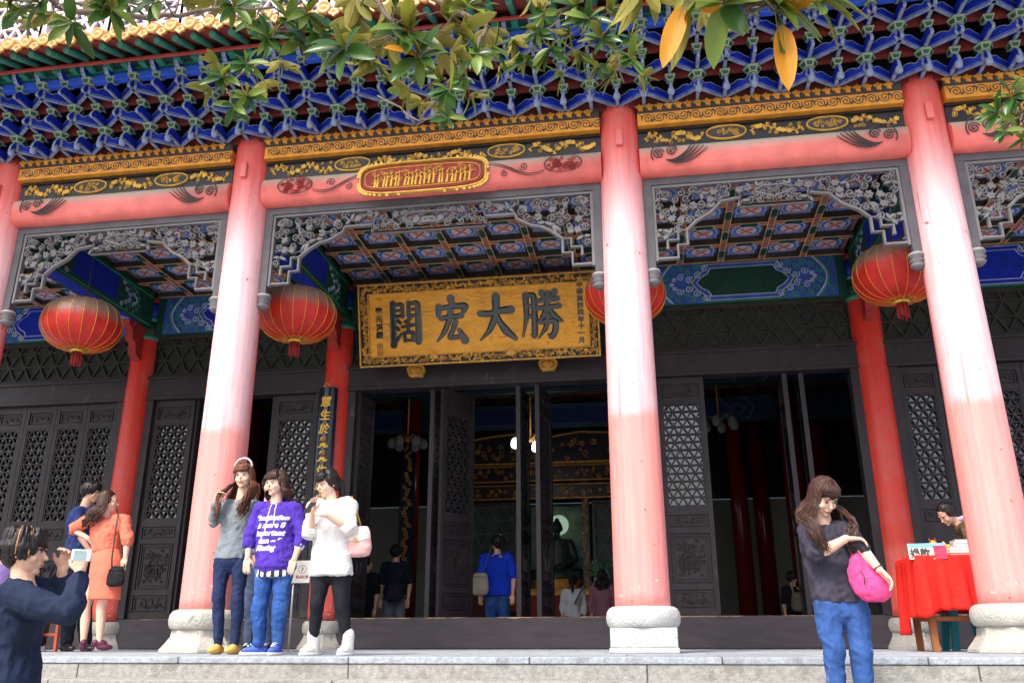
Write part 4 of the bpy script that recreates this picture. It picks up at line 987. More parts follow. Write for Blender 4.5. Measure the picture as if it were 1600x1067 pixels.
def lantern():
    o = thing('red_lantern', '', 'lantern', (0, 0, 0), 0, 'large red silk lanterns hanging in the porch')
    NR = 20; n = NR*4; a = MB(); prof = []
    for k in range(21):
        t = k/20; an = -PI/2+PI*t; prof.append((.07+.435*max(0, math.cos(an))**.82, .335*math.sin(an)))
    ov = len(a.v)
    for (r_, z) in prof:
        for k in range(n):
            q = 2*PI*k/n; rr = r_*(1-.022*abs(math.sin(NR*q/2))**.6*0-.02*(1-abs(math.cos(NR*q/2)))); a.v.append((rr*math.cos(q), rr*math.sin(q), z))
    for i in range(20):
        for k in range(n): a.f.append((i*n+k, i*n+(k+1) % n, (i+1)*n+(k+1) % n, (i+1)*n+k)); a.m.append(0); a.sm.append(True)
    a.build('silk_body', M_silk, o)
    a = MB()
    for k in range(NR):
        q = 2*PI*k/NR; a.tube([((r_+.003)*math.cos(q), (r_+.003)*math.sin(q), z) for r_, z in prof], .0026, 5)
    a.build('rib_wires', M_lgold, o)
    a = MB(); a.lathe([(.07, -.31), (.085, -.325), (.09, -.365), (.078, -.372)], 24); a.build('end_cap', M_lgold, o); a = MB(); a.lathe([(.06, .33), (.08, .345), (.08, .365), (.02, .375)], 24); a.build('end_cap', M_lgold, o)
    a = MB()
    for k in range(8):
        q = 2*PI*k/8+.2; c, s_ = math.cos(q), math.sin(q); 
        for (r_, z, w) in ((.13, -.318, .05), (.19, -.30, .045)):
            pts = [Vector((c*(r_+w*math.cos(t)) - s_*w*math.sin(t), s_*(r_+w*math.cos(t))+c*w*math.sin(t), z-.014+.35*w*math.cos(t))) for t in [2*PI*j/10 for j in range(10)]]
            a.tube(pts+[pts[0]], .009, 5)
    a.build('cloud_trim', pm('trim_gilt', (.45, .25, .05), .5, .2), o)
    a = MB()
    for k in range(22):
        q = 2*PI*k/22; rr = .045 if k % 2 else .06; l = random.uniform(.15, .2); a.tube([(rr*math.cos(q), rr*math.sin(q), -.37), (rr*1.05*math.cos(q), rr*1.05*math.sin(q), -.37-l)], [.008, .01], 5)
    a.build('tassel', pm('tassel_red', (.30, .025, .02), .7, .2), o)
    a = MB(); a.tube([(0, 0, .36), (.0, 0, .62), (0, 0, .98)], .006, 6); a.tube([(-.05, 0, .375), (0, 0, .48), (.05, 0, .375)], .005, 6); a.build('hanger', M_line, o)
    return o
LN = lantern()
for k, (x, y, z, lab) in enumerate(((-4.38, .62, 3.66, 'red lantern with dusty top hanging in the left bay over the couple'), (-1.74, .75, 3.68, 'red lantern with dusty top hanging just left of the gilt name board'), (2.04, .85, 3.72, 'red lantern half hidden behind the middle faded column'), (4.92, .85, 3.78, 'red lantern with dusty top hanging left of the right faded column'))):
    o = LN if k == 0 else copy_tree(LN); o.location = (x, y, z); o['label'] = lab; o.rotation_euler = (0, 0, k*.3); o.scale = (.89, .89, .92)

# ------------------------------------------------------------------ donation table and its things
TB = thing('donation_table', 'wooden table under a draped red cloth beside the right column', 'table', (5.15, .95, 0))
M_wood = pm('orange_brown_wood', (.36, .13, .04), .5, .3, 5, stretch=(1, 1, .2))
a = MB(); a.box(-.52, .52, -.3, .3, .80, .84); a.build('table_top', M_wood, TB)
for sx_ in (-1, 1):
    for sy_ in (-1, 1): a = MB(); a.box(sx_*.46-.028, sx_*.46+.028, sy_*.24-.028, sy_*.24+.028, .001, .80); a.build('leg', M_wood, TB, bevel=.004)
for sy_ in (-1, 1): a = MB(); a.box(-.43, .43, sy_*.24-.015, sy_*.24+.015, .27, .305); a.build('stretcher', M_wood, TB)
def cloth_grid(name, mat, parent, W_, Dp, hz, drops, seed=1, n=90):
    """cloth laid over a rectangular top: flat above, folded skirts with an uneven hem on all sides"""
    a = MB(); rnd = random.Random(seed); ph = [rnd.uniform(0, 6) for _ in range(6)]
    rim = []; per = 2*(W_+Dp); m = n*2
    for k in range(m):
        s_ = per*k/m
        if s_ < W_: p, q = Vector((-W_/2+s_, -Dp/2)), Vector((0, -1))
        elif s_ < W_+Dp: p, q = Vector((W_/2, -Dp/2+s_-W_)), Vector((1, 0))
        elif s_ < 2*W_+Dp: p, q = Vector((W_/2-(s_-W_-Dp), Dp/2)), Vector((0, 1))
        else: p, q = Vector((-W_/2, Dp/2-(s_-2*W_-Dp))), Vector((-1, 0))
        rim.append((p, q, s_/per))
    L_ = 14; o = 0
    for j in range(L_+1):
        t = j/L_
        for (p, q, u) in rim:
            dr = drops(p.x, p.y, q); fold = (.5*math.sin(u*2*PI*11+ph[0])+.35*math.sin(u*2*PI*23+ph[1])+.2*math.sin(u*2*PI*41+ph[2]))
            off = .014+.06*t**.8*(fold*.75+.6); a.v.append((p.x+q.x*off, p.y+q.y*off, hz+.006-dr*t))
    for j in range(L_):
        for k in range(m): a.f.append((j*m+k, j*m+(k+1) % m, (j+1)*m+(k+1) % m, (j+1)*m+k)); a.m.append(0); a.sm.append(True)
    a.f.append(tuple(range(m))); a.m.append(0); a.sm.append(False)
    o = a.build(name, mat, parent); s_ = o.modifiers.new('solid', 'SOLIDIFY'); s_.thickness = .004
    return o
def drp(x, y, q):
    d = .50+.0*x
    if q.y < 0: d = .49-.0*x; d += .34*math.exp(-((x+.02)/.07)**2)-(.12 if x > .05 else 0)*1; d += .16*max(0, -x-.40)*3
    if q.x < 0: d = .55+.15*(y > -.1)
    return d
cl = cloth_grid('tablecloth', pm('red_table_cloth', (.74, .02, .015), .7, .16, 4, .5, 14, spec=.2), None, 1.09, .66, .84, drp)
cl.location = (5.15, .95, 0); tag(cl, 'bright red cloth hanging in folds over the donation table', 'tablecloth')
sg = thing('donation_sign', 'small white and blue placard with two characters on the left end of the red table', 'placard', (4.72, .62, .842), R(-6)); sg.scale = (.78, .78, .78)
a = MB(); M4 = Matrix.Rotation(R(-14), 4, 'X'); a.box(-.21, .21, -.004, .004, -.04, .15, 0, M4); a.build('card', pm('card_white', (.80, .78, .66), .6, .05), sg)
a = MB(); a.box(-.21, .21, -.0065, -.0045, .095, .15, 0, M4); a.build('blue_strip', pm('sky_blue_print', (.18, .50, .72), .5, .15), sg)
a = MB(); a.box(.07, .21, -.0068, -.0045, -.04, .12, 0, M4); a.build('red_photo', pm('wine_print', (.42, .03, .09), .5, .3, 20), sg)
me = text_mesh('捐款', .115, .003, M_line, bold=.003); c = bpy.data.objects.new('lettering', me); COL.objects.link(c); c.parent = sg; c.rotation_euler = (PI/2-R(14), 0, 0); c.location = (-.085, -.0075+.0, .028)
og = thing('gilt_ornament', 'small gold animal ornament with red details on the red table', 'ornament', (4.87, .82, .846))
a = MB(); a.box(-.07, .08, -.04, .04, 0, .02); a.tube([(-.05, 0, .03), (0, 0, .07), (.05, 0, .05)], [.03, .042, .03], 10); a.lathe([(.018, .09), (.034, .11), (.034, .135), (.015, .155)], 12, (-.03, 0, 0)); a.tube([(.05, 0, .05), (.08, 0, .1), (.06, 0, .14)], [.016, .02, .01], 8); a.lathe([(.02, .0), (.02, .1), (.024, .11)], 10, (.1, 0, 0)); a.build('body', pm('bright_gilt', (.85, .48, .04), .3, .2, metal=.4), og)
a = MB()
for x in (-.055, -.005): a.tube([(x, 0, .14), (x-.004, 0, .175)], [.014, .005], 8)
a.tube([(-.06, -.03, .075), (0, -.035, .09)], .01, 6); a.build('red_details', M_red, og)
def booklet_stack(x, y, z, n, w, d, label, rz):
    for k in range(n):
        o = thing('booklet', label[k], 'booklet', (x+random.uniform(-.012, .012), y+random.uniform(-.01, .01), z+k*.0285), rz+random.uniform(-.06, .06), 'booklets stacked on the red table')
        a = MB(); a.box(-w/2, w/2, -d/2, d/2, .002, .0265); a.build('pages', pm('page_white', (.78, .77, .72), .7, .05), o)
        b = MB(); b.box(-w/2-.004, w/2+.002, -d/2-.003, d/2+.003, .0, .002); b.box(-w/2-.004, w/2+.002, -d/2-.003, d/2+.003, .0265, .0285); b.build('cover', pm('cover_white', (.80, .80, .80), .5, .05) if k % 3 else pm('cover_lilac', (.62, .55, .80), .5, .05), o)
booklet_stack(5.09, .86, .848, 3, .30, .22, ['lowest booklet of the low pile on the red table', 'middle booklet of the low pile on the red table', 'top booklet of the low pile near the writing hand'], .05)
booklet_stack(5.22, 1.07, .848, 6, .26, .20, ['lowest booklet of the tall pile against the right column', 'second booklet from below in the tall pile', 'third booklet from below in the tall pile', 'fourth booklet from below in the tall pile', 'booklet just under the top of the tall pile', 'topmost booklet of the tall pile against the right column'], -.03)
ch = thing('teal_chair', 'teal plastic stool under the donation table', 'stool', (5.17, 1.35, 0))
M_teal2 = pm('teal_plastic', (.0, .22, .28), .4, .1)
a = MB(); a.box(-.17, .17, -.17, .17, .42, .45); a.build('seat', M_teal2, ch, bevel=.01)
for sx_ in (-1, 1):
    for sy_ in (-1, 1):
        a = MB(); a.prism([(-.035, -.035), (.035, -.035), (.035, .035), (-.035, .035)], lambda u, v: Vector((sx_*.16+u*.8, sy_*.16+v*.8, .001)), lambda u, v: Vector((sx_*.12+u, sy_*.12+v, .42))); a.build('leg', M_teal2, ch)

# ------------------------------------------------------------------ notice on a post, behind the purple hoodie
p0 = at(463, 893, .9)
ns = thing('notice_stand', 'white notice board with a red ringed symbol on a thin post behind the purple hoodie', 'notice', (p0.x, .9, 0))
a = MB(); a.box(-.20, .155, -.008, .008, p0.z-.115, p0.z+.115); a.build('board', pm('notice_white', (.72, .74, .68), .5, .05), ns, bevel=.004)
a = MB(); a.tube([(-.03, .02, .012), (-.03, .02, p0.z)], .011, 10); a.build('post', pm('brushed_steel', (.55, .56, .56), .3, .1, metal=.7), ns)
a = MB(); a.box(-.11, .05, -.06, .1, .001, .013); a.build('foot', pm('brushed_steel', (.55, .56, .56), .3, .1, metal=.7), ns)
a = MB(); fn = lambda u, v, h: Vector((u, -.0085-h, v+p0.z))
for cx in (.07, -.11):
    a.ribbon([(cx+.042*math.cos(t), .025+.042*math.sin(t)) for t in [2*PI*j/24 for j in range(25)]], .006, .001, fn)
a.build('ring_symbol', pm('notice_red', (.45, .05, .05), .6, .1), ns)
a = MB(); a.ribbon([(.06, .0), (.075, .03), (.068, .05)], .016, .0012, fn); a.ribbon([(.055, .035), (.09, .02)], .008, .0013, fn); a.build('symbol', pm('notice_grey', (.25, .3, .28), .6, .1), ns)
me = text_mesh('禁止吸烟', .034, .001, pm('notice_red', (.45, .05, .05), .6, .1), bold=.0012); c = bpy.data.objects.new('lettering', me); COL.objects.link(c); c.parent = ns; c.rotation_euler = (PI/2, 0, 0); c.location = (.07, -.0095, p0.z-.055)

# ------------------------------------------------------------------ stool and small table at the far left
sx0 = at(84, 1008, .9)
o = thing('wooden_stool', 'red brown wooden stool standing behind the man with the camera', 'stool', (sx0.x-.05, .9, 0))
M_rw = pm('red_brown_wood', (.36, .07, .03), .5, .25, 5)
a = MB(); a.box(-.17, .17, -.13, .13, .43, .46); a.build('seat', M_rw, o, bevel=.006)
for s1 in (-1, 1):
    for s2 in (-1, 1): a = MB(); a.bar((s1*.16, s2*.12, .0), (s1*.12, s2*.09, .43), .03, .03); a.build('leg', M_rw, o)
    a = MB(); a.box(-.14, .14, s1*.105-.01, s1*.105+.01, .16, .19); a.build('stretcher', M_rw, o)
# ------------------------------------------------------------------ people
def finish(mb, name, mats, parent, voxel, smooth=3, wr=0., wf=9., org=Vector((0, 0, 0)), wst=(1, 1, 1), tex=None):
    """union of overlapping closed shapes grown into one continuous surface"""
    me = bpy.data.meshes.new('raw'); me.from_pydata(mb.v, [], mb.f); o = bpy.data.objects.new('raw', me); COL.objects.link(o)
    bm = bmesh.new(); bm.from_mesh(me); bmesh.ops.recalc_face_normals(bm, faces=bm.faces); bm.to_mesh(me); bm.free()
    r = o.modifiers.new('r', 'REMESH'); r.mode = 'VOXEL'; r.voxel_size = voxel
    if smooth: s_ = o.modifiers.new('s', 'SMOOTH'); s_.factor = .5; s_.iterations = smooth
    bpy.context.view_layer.update(); dg = bpy.context.evaluated_depsgraph_get()
    m2 = bpy.data.meshes.new_from_object(o.evaluated_get(dg)); bpy.data.objects.remove(o); bpy.data.meshes.remove(me)
    if wr:
        nrm = [v.normal.copy() for v in m2.vertices]
        for v, n in zip(m2.vertices, nrm):
            p = v.co; q = Vector((p.x*wst[0], p.y*wst[1], p.z*wst[2]))*wf
            v.co = p+n*wr*(noise.noise(q)+.55*(1-2*abs(noise.noise(q*1.9+Vector((7, 1, 3))))))
    for v in m2.vertices: v.co -= org
    m2.polygons.foreach_set('use_smooth', [True]*len(m2.polygons)); m2.materials.clear()
    for m in (mats if isinstance(mats, (list, tuple)) else [mats]): m2.materials.append(m)
    m2.name = name; ob = bpy.data.objects.new(name, m2); COL.objects.link(ob)
    if parent: ob.parent = parent
    return ob
def ell(mb, c, r, M=None, n=14, m=9):
    c = Vector(c); o = len(mb.v)
    pts = []
    for i in range(1, m):
        th = PI*i/m
        for k in range(n): pts.append(Vector((r[0]*math.sin(th)*math.cos(2*PI*k/n), r[1]*math.sin(th)*math.sin(2*PI*k/n), r[2]*math.cos(th))))
    pts += [Vector((0, 0, r[2])), Vector((0, 0, -r[2]))]
    if M: pts = [M @ p for p in pts]
    fs = []
    for i in range(m-2):
        for k in range(n): fs.append((i*n+k, (i+1)*n+k, (i+1)*n+(k+1) % n, i*n+(k+1) % n))
    T, Bt = (m-1)*n, (m-1)*n+1
    for k in range(n): fs.append((T, k, (k+1) % n)); fs.append((Bt, (m-2)*n+(k+1) % n, (m-2)*n+k))
    mb.add([c+p for p in pts], fs, 0, True)
def limb(mb, pts, rad, n=12, flat=None):
    """tapered limb with rounded ends"""
    pts = [Vector(p) for p in pts]; P, Rr = [], []
    for i in range(len(pts)-1):
        for k in range(5):
            t = k/5; P.append(pts[i].lerp(pts[i+1], t)); u = t*t*(3-2*t); Rr.append(rad[i]+(rad[i+1]-rad[i])*u)
    P.append(pts[-1]); Rr.append(rad[-1])
    d0 = (P[0]-P[1]).normalized(); d1 = (P[-1]-P[-2]).normalized()
    P = [P[0]+d0*Rr[0]*.9, P[0]+d0*Rr[0]*.55]+P+[P[-1]+d1*Rr[-1]*.55, P[-1]+d1*Rr[-1]*.9]; Rr = [Rr[0]*.35, Rr[0]*.82]+Rr+[Rr[-1]*.82, Rr[-1]*.35]
    mb.tube(P, Rr, n, flat=flat)
def rings(mb, rs, ax, n=26):
    """closed stack of ellipses; rs = (centre, rx, ry); ax = direction of the wide axis"""
    by = Vector((-ax.y, ax.x, 0)); o = len(mb.v); N_ = len(rs)
    for (c, rx, ry) in rs:
        for k in range(n):
            t = 2*PI*k/n; mb.v.append(tuple(Vector(c)+ax*rx*math.cos(t)+by*ry*math.sin(t)))
    for i in range(N_-1):
        for k in range(n): mb.f.append((o+i*n+k, o+i*n+(k+1) % n, o+(i+1)*n+(k+1) % n, o+(i+1)*n+k)); mb.m.append(0); mb.sm.append(True)
    mb.f.append(tuple(o+k for k in range(n))[::-1]); mb.f.append(tuple(o+(N_-1)*n+k for k in range(n))); mb.m += [0, 0]; mb.sm += [False, False]
def hand(mb, w, d, nrm, side, k=1., curl=25):
    """palm, four unequal fingers bent by curl degrees per joint towards nrm, thumb leaving on the given side"""
    d = Vector(d).normalized(); nrm = Vector(nrm); nrm = (nrm-d*nrm.dot(d)).normalized(); s_ = d.cross(nrm).normalized()*side; w = Vector(w)
    for q in (-.026, -.009, .009, .026): limb(mb, [w+s_*q*.55*k, w+(d*.045+s_*q)*k, w+(d*.085+s_*q*1.03)*k], [.015*k, .0145*k, .0115*k], 8)
    for q, l in ((.030, .068), (.010, .077), (-.010, .072), (-.029, .056)):
        p = w+(d*.088+s_*q)*k; dd = (d+s_*q*3.2).normalized(); pts = [p]; a = 0
        for seg in (.46, .30, .24):
            a += R(curl); v = dd*math.cos(a)+nrm*math.sin(a); p = p+v*l*seg*k; pts.append(p)
        limb(mb, pts, [.0098*k, .0088*k, .008*k, .0068*k], 8)
    p = w+(d*.022+s_*.026)*k; limb(mb, [p, p+(d*.6+s_*.6+nrm*.3).normalized()*.040*k, p+(d*.6+s_*.6+nrm*.3).normalized()*.040*k+(d*.85+s_*.25+nrm*.4).normalized()*.034*k], [.014*k, .0115*k, .0085*k], 8)
def skinmat(name, c):
    m = pm(name, c, .5, .06, 14, .04, 90, spec=.35); b = m.node_tree.nodes['Principled BSDF']
    b.inputs['Subsurface Weight'].default_value = .12; b.inputs['Subsurface Radius'].default_value = (.012, .005, .003); b.inputs['Subsurface Scale'].default_value = 1
    return m
SK = skinmat('skin', (.70, .41, .28)); SKp = skinmat('pale_skin', (.78, .50, .37))
HAIRM = {'black': pm('black_hair', (.014, .011, .010), .38, .4, 30, .3, 120, stretch=(1, 1, .15)), 'brown': pm('auburn_hair', (.13, .045, .022), .4, .45, 30, .3, 120, stretch=(1, 1, .15)), 'dark': pm('dark_brown_hair', (.055, .024, .015), .4, .5, 30, .3, 120, stretch=(1, 1, .15))}
M_eye = pm('eye_dark', (.012, .01, .01), .15, .1); M_lip = pm('lip_rose', (.50, .16, .13), .4, .1); M_brow = pm('brow_dark', (.03, .02, .018), .7, .2); M_tooth = pm('eye_white', (.75, .72, .68), .3, .03)
def frame(f, tilt=0.):
    f = Vector(f).normalized(); x = f.cross(Vector((0, 0, 1))).normalized()*-1; z = x.cross(-f).normalized()
    z = (x.cross(f)*-1).normalized() if z.z < 0 else z
    M = Matrix((x, -f, z)).transposed()
    if tilt: M = M @ Matrix.Rotation(tilt, 3, 'Y')
    return M
def clothm(name, col, var=.12, bump=.5, rough=.85, dirt=None): return pm(name, col, rough, var, 9, max(bump, .5), 26, spec=.2, dirt=dirt, stretch=(1, 1, .75))
TOPW = [(0, .052, .055), (.045, .085, .065), (.10, .150, .08), (.17, .172, .095), (.34, .166, .112), (.58, .142, .10), (.8, .158, .112), (1, .165, .118)]
def person(label, y, H, J, face, top, legs, hair, gz=0., voxel=.006, tilt=0., skin=None, shoes=None, group=None, arms=('hang', 'hang'), mouth=True):
    """J holds surveyed joints: head, neck, shL, shR, elL, elR, wrL, wrR, pel, knL, knR, anL, anR as (px, py[, dy]); L is the left of the picture"""
    k = H/1.62; skin = skin or SK
    j = {n_: at(v[0], v[1], y+(v[2] if len(v) > 2 else 0)) for n_, v in J.items()}
    for s_ in 'LR':
        if 'an'+s_ in j: j['an'+s_].z = gz+.085*k
    org = Vector(((j['anL'].x+j['anR'].x)/2 if 'anL' in j else j['pel'].x, y, gz))
    root = thing('person', label, 'person', org, 0, group)
    M = frame(face, tilt); hd = j['head']; h = lambda x, yy, z: hd+M @ (Vector((x, yy, z))*k)
    ax = j['shR']-j['shL']; ax.z = 0; ax.normalize()
    by = Vector((-ax.y, ax.x, 0))
    # ---- the body: head, neck, torso, arms, hands and legs as one surface
    b = MB()
    E = lambda c, r: ell(b, h(*c), [q*k for q in r], M)
    E((0, .014, .022), (.073, .089, .088)); E((0, -.014, -.026), (.063, .068, .082)); E((0, -.018, -.068), (.051, .055, .036)); E((0, -.058, -.092), (.024, .02, .017))
    for s_ in (-1, 1): E((s_*.034, -.056, -.034), (.022, .019, .022)); E((s_*.073, .008, -.012), (.008, .017, .028)); E((s_*.026, -.072, .020), (.022, .010, .008))
    limb(b, [h(0, -.078, .004), h(0, -.088, -.012), h(0, -.099, -.030)], [.007*k, .008*k, .0115*k], 8); E((0, -.080, -.056), (.022, .010, .006)); E((0, -.078, -.066), (.018, .010, .006))
    limb(b, [h(0, .014, -.06), j['neck']+by*.0+Vector((0, 0, -.02))], [.046*k, .054*k])
    hip = j['pel']; neck = j['neck']
    rings(b, [(neck.lerp(hip, t*.92), rx*.88*k*top.get('w', 1), ry*.86*k*top.get('w', 1)) for t, rx, ry in TOPW], ax)
    hl = {'L': hip-ax*.083*k, 'R': hip+ax*.083*k}
    lr = legs.get('r', (.088, .062, .042))
    for s_ in 'LR':
        if 'kn'+s_ in j:
            sk_ = 1. if legs.get('bare') else .84
            kn, an = j['kn'+s_], j['an'+s_]; calf = kn.lerp(an, .32)+by*.008
            limb(b, [hl[s_], kn, calf, an], [lr[0]*sk_*k, lr[1]*sk_*k, lr[1]*.98*sk_*k, lr[2]*sk_*.85*k])
        sh, el, wr_ = j['sh'+s_], j['el'+s_], j['wr'+s_]
        limb(b, [sh, el, el.lerp(wr_, .25), wr_], [.043*k, .037*k, .036*k, .024*k])
        hs = top.get('hand'+s_, {}); d = Vector(hs['d']) if 'd' in hs else (wr_-el).normalized(); nr = Vector(hs.get('n', (0, 1, 0))); hand(b, wr_, d, nr, hs.get('side', 1 if s_ == 'L' else -1), k*.87, hs.get('curl', 18))
    finish(b, 'body', skin, root, voxel, 2, org=org)
    # ---- face
    if mouth:
        for s_ in (-1, 1):
            a = MB(); ell(a, h(s_*.029, -.0765, .0), (.0125*k, .006*k, .0052*k), M); o = a.build('eye', M_tooth, root); o.location = -org
            a = MB(); ell(a, h(s_*.029, -.0795, .0003), (.0075*k, .0048*k, .0056*k), M); a.tube([h(s_*.014, -.0815, .002), h(s_*.028, -.083, .0075), h(s_*.044, -.0765, .004)], [.0012*k, .0022*k, .0012*k], 6); o2 = a.build('iris_and_lash', M_eye, o)
            a = MB(); a.tube([h(s_*.014, -.0855, .020), h(s_*.029, -.0865, .0255), h(s_*.047, -.074, .020)], [.0018*k, .003*k, .0015*k], 6); o = a.build('eyebrow', M_brow, root); o.location = -org
        a = MB(); a.tube([h(-.021, -.083, -.059), h(-.008, -.0895, -.0565), h(.008, -.0895, -.0565), h(.021, -.083, -.059)], [.0015*k, .0042*k, .0042*k, .0015*k], 7); a.tube([h(-.018, -.083, -.061), h(0, -.0885, -.0655), h(.018, -.083, -.061)], [.0015*k, .005*k, .0015*k], 7)
        o = a.build('lips', M_lip, root); o.location = -org
    # ---- top
    hemc = j.get('hem', hip); W_ = top.get('rings', TOPW); w = top.get('w', 1)
    t_ = MB(); rings(t_, [(neck.lerp(hemc, t)+Vector((0, 0, -.012)) if t else neck+Vector((0, 0, top.get('collar', -.01))), rx*k*w*1.02, ry*k*w*1.04) for t, rx, ry in W_], ax)
    sr = top.get('sr', (.06, .052, .042)); sl_ = top.get('sleeve', 1.9)
    for s_ in 'LR':
        sh, el, wr_ = j['sh'+s_], j['el'+s_], j['wr'+s_]; f_ = top.get('sleeve'+s_, sl_)
        if f_ <= 1: limb(t_, [neck.lerp(sh, .5)-Vector((0, 0, .02)), sh, sh.lerp(el, f_)], [sr[0]*k*.9, sr[0]*k, sr[1]*1.1*k])
        else: limb(t_, [neck.lerp(sh, .5)-Vector((0, 0, .02)), sh, el, el.lerp(wr_, f_-1)], [sr[0]*k*.9, sr[0]*k, sr[1]*k, sr[2]*k])
    tp = finish(t_, top.get('name', 'shirt'), top['mat'], root, voxel*1.25, 3, top.get('wr', .006)*1.7*k, top.get('wf', 11), org, (1, 1, .8))
    # ---- legs
    if not legs.get('bare'):
        l_ = MB(); ell(l_, hip+Vector((0, 0, -.03)), (.138*k*legs.get('hw', 1), .105*k, .12*k), Matrix((ax, by, Vector((0, 0, 1)))).transposed())
        for s_ in 'LR':
            if 'kn'+s_ in j:
                kn, an = j['kn'+s_], j['an'+s_]; hem_ = legs.get('hem', .97); calf = kn.lerp(an, .3)+by*.01
                limb(l_, [hl[s_]+Vector((0, 0, -.01)), kn, calf, kn.lerp(an, hem_)], [lr[0]*1.1*k, lr[1]*1.06*k, (lr[1]*.6+lr[2]*.5)*k, lr[2]*k])
        finish(l_, legs.get('name', 'trousers'), legs['mat'], root, voxel*1.25, 2, legs.get('wr', .007)*1.15*k, 9, org, (1, 1, 1.1))
    if legs.get('skirt'):
        s2 = MB(); kz = at(*legs['skirt'], y); c0 = hip+Vector((0, 0, .14)); rings(s2, [(c0, .125*k, .10*k), (c0.lerp(kz, .22), .165*k, .13*k), (c0.lerp(kz, .45), .175*k, .135*k), (c0.lerp(kz, .8), .168*k, .125*k), (kz, .172*k, .125*k)], ax)
        finish(s2, 'skirt', legs['mat'], root, voxel*1.25, 2, .005, 8, org, (1, 1, .35))
    # ---- shoes
    if shoes and 'anL' in j:
        for s_ in 'LR':
            td = Vector(shoes.get('dir'+s_, shoes.get('dir', (0, -1, 0)))).normalized(); an = j['an'+s_]; g0 = Vector((an.x, an.y, gz)); a = MB(); L_ = .125*k*shoes.get('len', 1); kind = shoes.get('kind', 'flat'); heel = shoes.get('heel', 0.)
            side = td.cross(Vector((0, 0, 1)))
            ell(a, g0-td*.035*k+Vector((0, 0, .04+heel)), (.036*k, .045*k, .038*k), Matrix((side, -td, Vector((0, 0, 1)))).transposed())
            ell(a, g0+td*.055*k+Vector((0, 0, .034+heel*.3)), (.043*k, .085*k, .032*k), Matrix((side, -td, Vector((0, 0, 1)))).transposed())
            ell(a, g0+td*.02*k+Vector((0, 0, .045+heel*.7)), (.037*k, .06*k, .042*k), Matrix((side, -td, Vector((0, 0, 1)))).transposed())
            if kind == 'boot': limb(a, [g0-td*.012*k+Vector((0, 0, .05)), an+Vector((0, 0, .075*k))], [.046*k, .052*k])
            if heel: limb(a, [g0-td*.055*k+Vector((0, 0, .05)), g0-td*.06*k+Vector((0, 0, .006))], [.014, .006], 8)
            so_ = finish(a, 'shoe', shoes['mat'], root, .006, 2, org=org)
            if kind in ('sneaker', 'boot'):
                a = MB(); rings(a, [(g0+td*.025*k+Vector((0, 0, z)), .047*k, .128*k) for z in (.003, .022)], side, 24); q = a.build('sole', shoes.get('sole', M_wsole), so_); q.location = -org
                a = MB()
                for q in range(4): p = g0+td*(.085-.02*q)*k+Vector((0, 0, .066+.011*q)); a.tube([p-side*.02, p+Vector((0, 0, .008)), p+side*.02], .0035, 6)
                q = a.build('laces', M_wsole, so_); q.location = -org
    # ---- hair
    hm = HAIRM[hair.get('col', 'black')]; c = MB(); E2 = lambda cc, r: ell(c, h(*cc), [q*k for q in r], M)
    E2((0, .028, .036), (.083, .092, .090)); E2((0, .05, -.01), (.076, .062, .075))
    for s_ in (-1, 1): E2((s_*.062, .012, .012), (.022, .05, .055))
    st_ = hair.get('style', 'short')
    rnd = random.Random(hash(label) % 1000 if False else len(label)*7+int(px_seed(J)))
    if hair.get('bangs', True): E2((0, -.045, .072), (.066, .042, .032)); E2((0, -.064, .052), (.058, .022, .022))
    if st_ == 'bun': E2((0, .12, .02), (.035, .035, .035))
    if st_ == 'tail': limb(c, [h(0, .10, .03), h(0, .14, -.03), h(0, .13, -.14), h(0, .11, -.24)], [.03*k, .035*k, .028*k, .012*k], 8)
    if st_ == 'short':
        for q in range(26):
            a_ = rnd.uniform(-2.6, 2.6)+PI/2; limb(c, [h(.07*math.cos(a_), .02+.08*math.sin(a_), .07), h(.087*math.cos(a_), .025+.098*math.sin(a_), .02), h(.080*math.cos(a_), .025+.09*math.sin(a_), -.02-.02*rnd.random())], [.016*k, .016*k, .006*k], 6)
    hb = finish(c, 'hair', hm, root, voxel*1.1, 1, .0045, 40, org, (1, 1, .35))
    s2 = MB()
    if st_ in ('long', 'bob'):
        L_ = hair.get('len', .34)*k; nst = hair.get('n', 110); wave = hair.get('wave', .018); G = Vector(hair.get('drift', (0, 0, 0)))
        for q in range(nst):
            a_ = rnd.uniform(-hair.get('open', 2.25), hair.get('open', 2.25))+PI/2; cr = h(.055*math.cos(a_), .02+.06*math.sin(a_), .105); s1 = h(.084*math.cos(a_), .028+.094*math.sin(a_), .04); s3 = h(.090*math.cos(a_), .02+.088*math.sin(a_), -.05)
            pts = [cr, s1, s3]; ln = L_*rnd.uniform(.7, 1.05); ph = rnd.uniform(0, 6); side = Vector((math.cos(ph), math.sin(ph)*.6, 0)); nseg = 9
            base = s3.copy(); out = (s3-hd); out.z = 0; out.normalize()
            for z in range(1, nseg+1):
                t = z/nseg; ff = Vector((0, -.03, 0))*t if hair.get('front') else Vector((0, 0, 0))
                if hair.get('front') and out.dot(Vector(face)) > -.35*1: ff += Vector((0, -hair.get('push', .10), 0))*min(1, t*2.2)
                pts.append(base+Vector((0, 0, -ln*t))+out*(.018+.03*math.sin(PI*min(1, t*1.1))*hair.get('puff', 1))*k+side*wave*math.sin(ph+t*hair.get('freq', 9))*t**.5+G*t*t+ff)
            r0 = hair.get('r', .0085)*k; s2.tube(pts, [r0*.7, r0, r0]+[r0*(1.15-.8*(z/nseg)**2) for z in range(1, nseg+1)], 5)
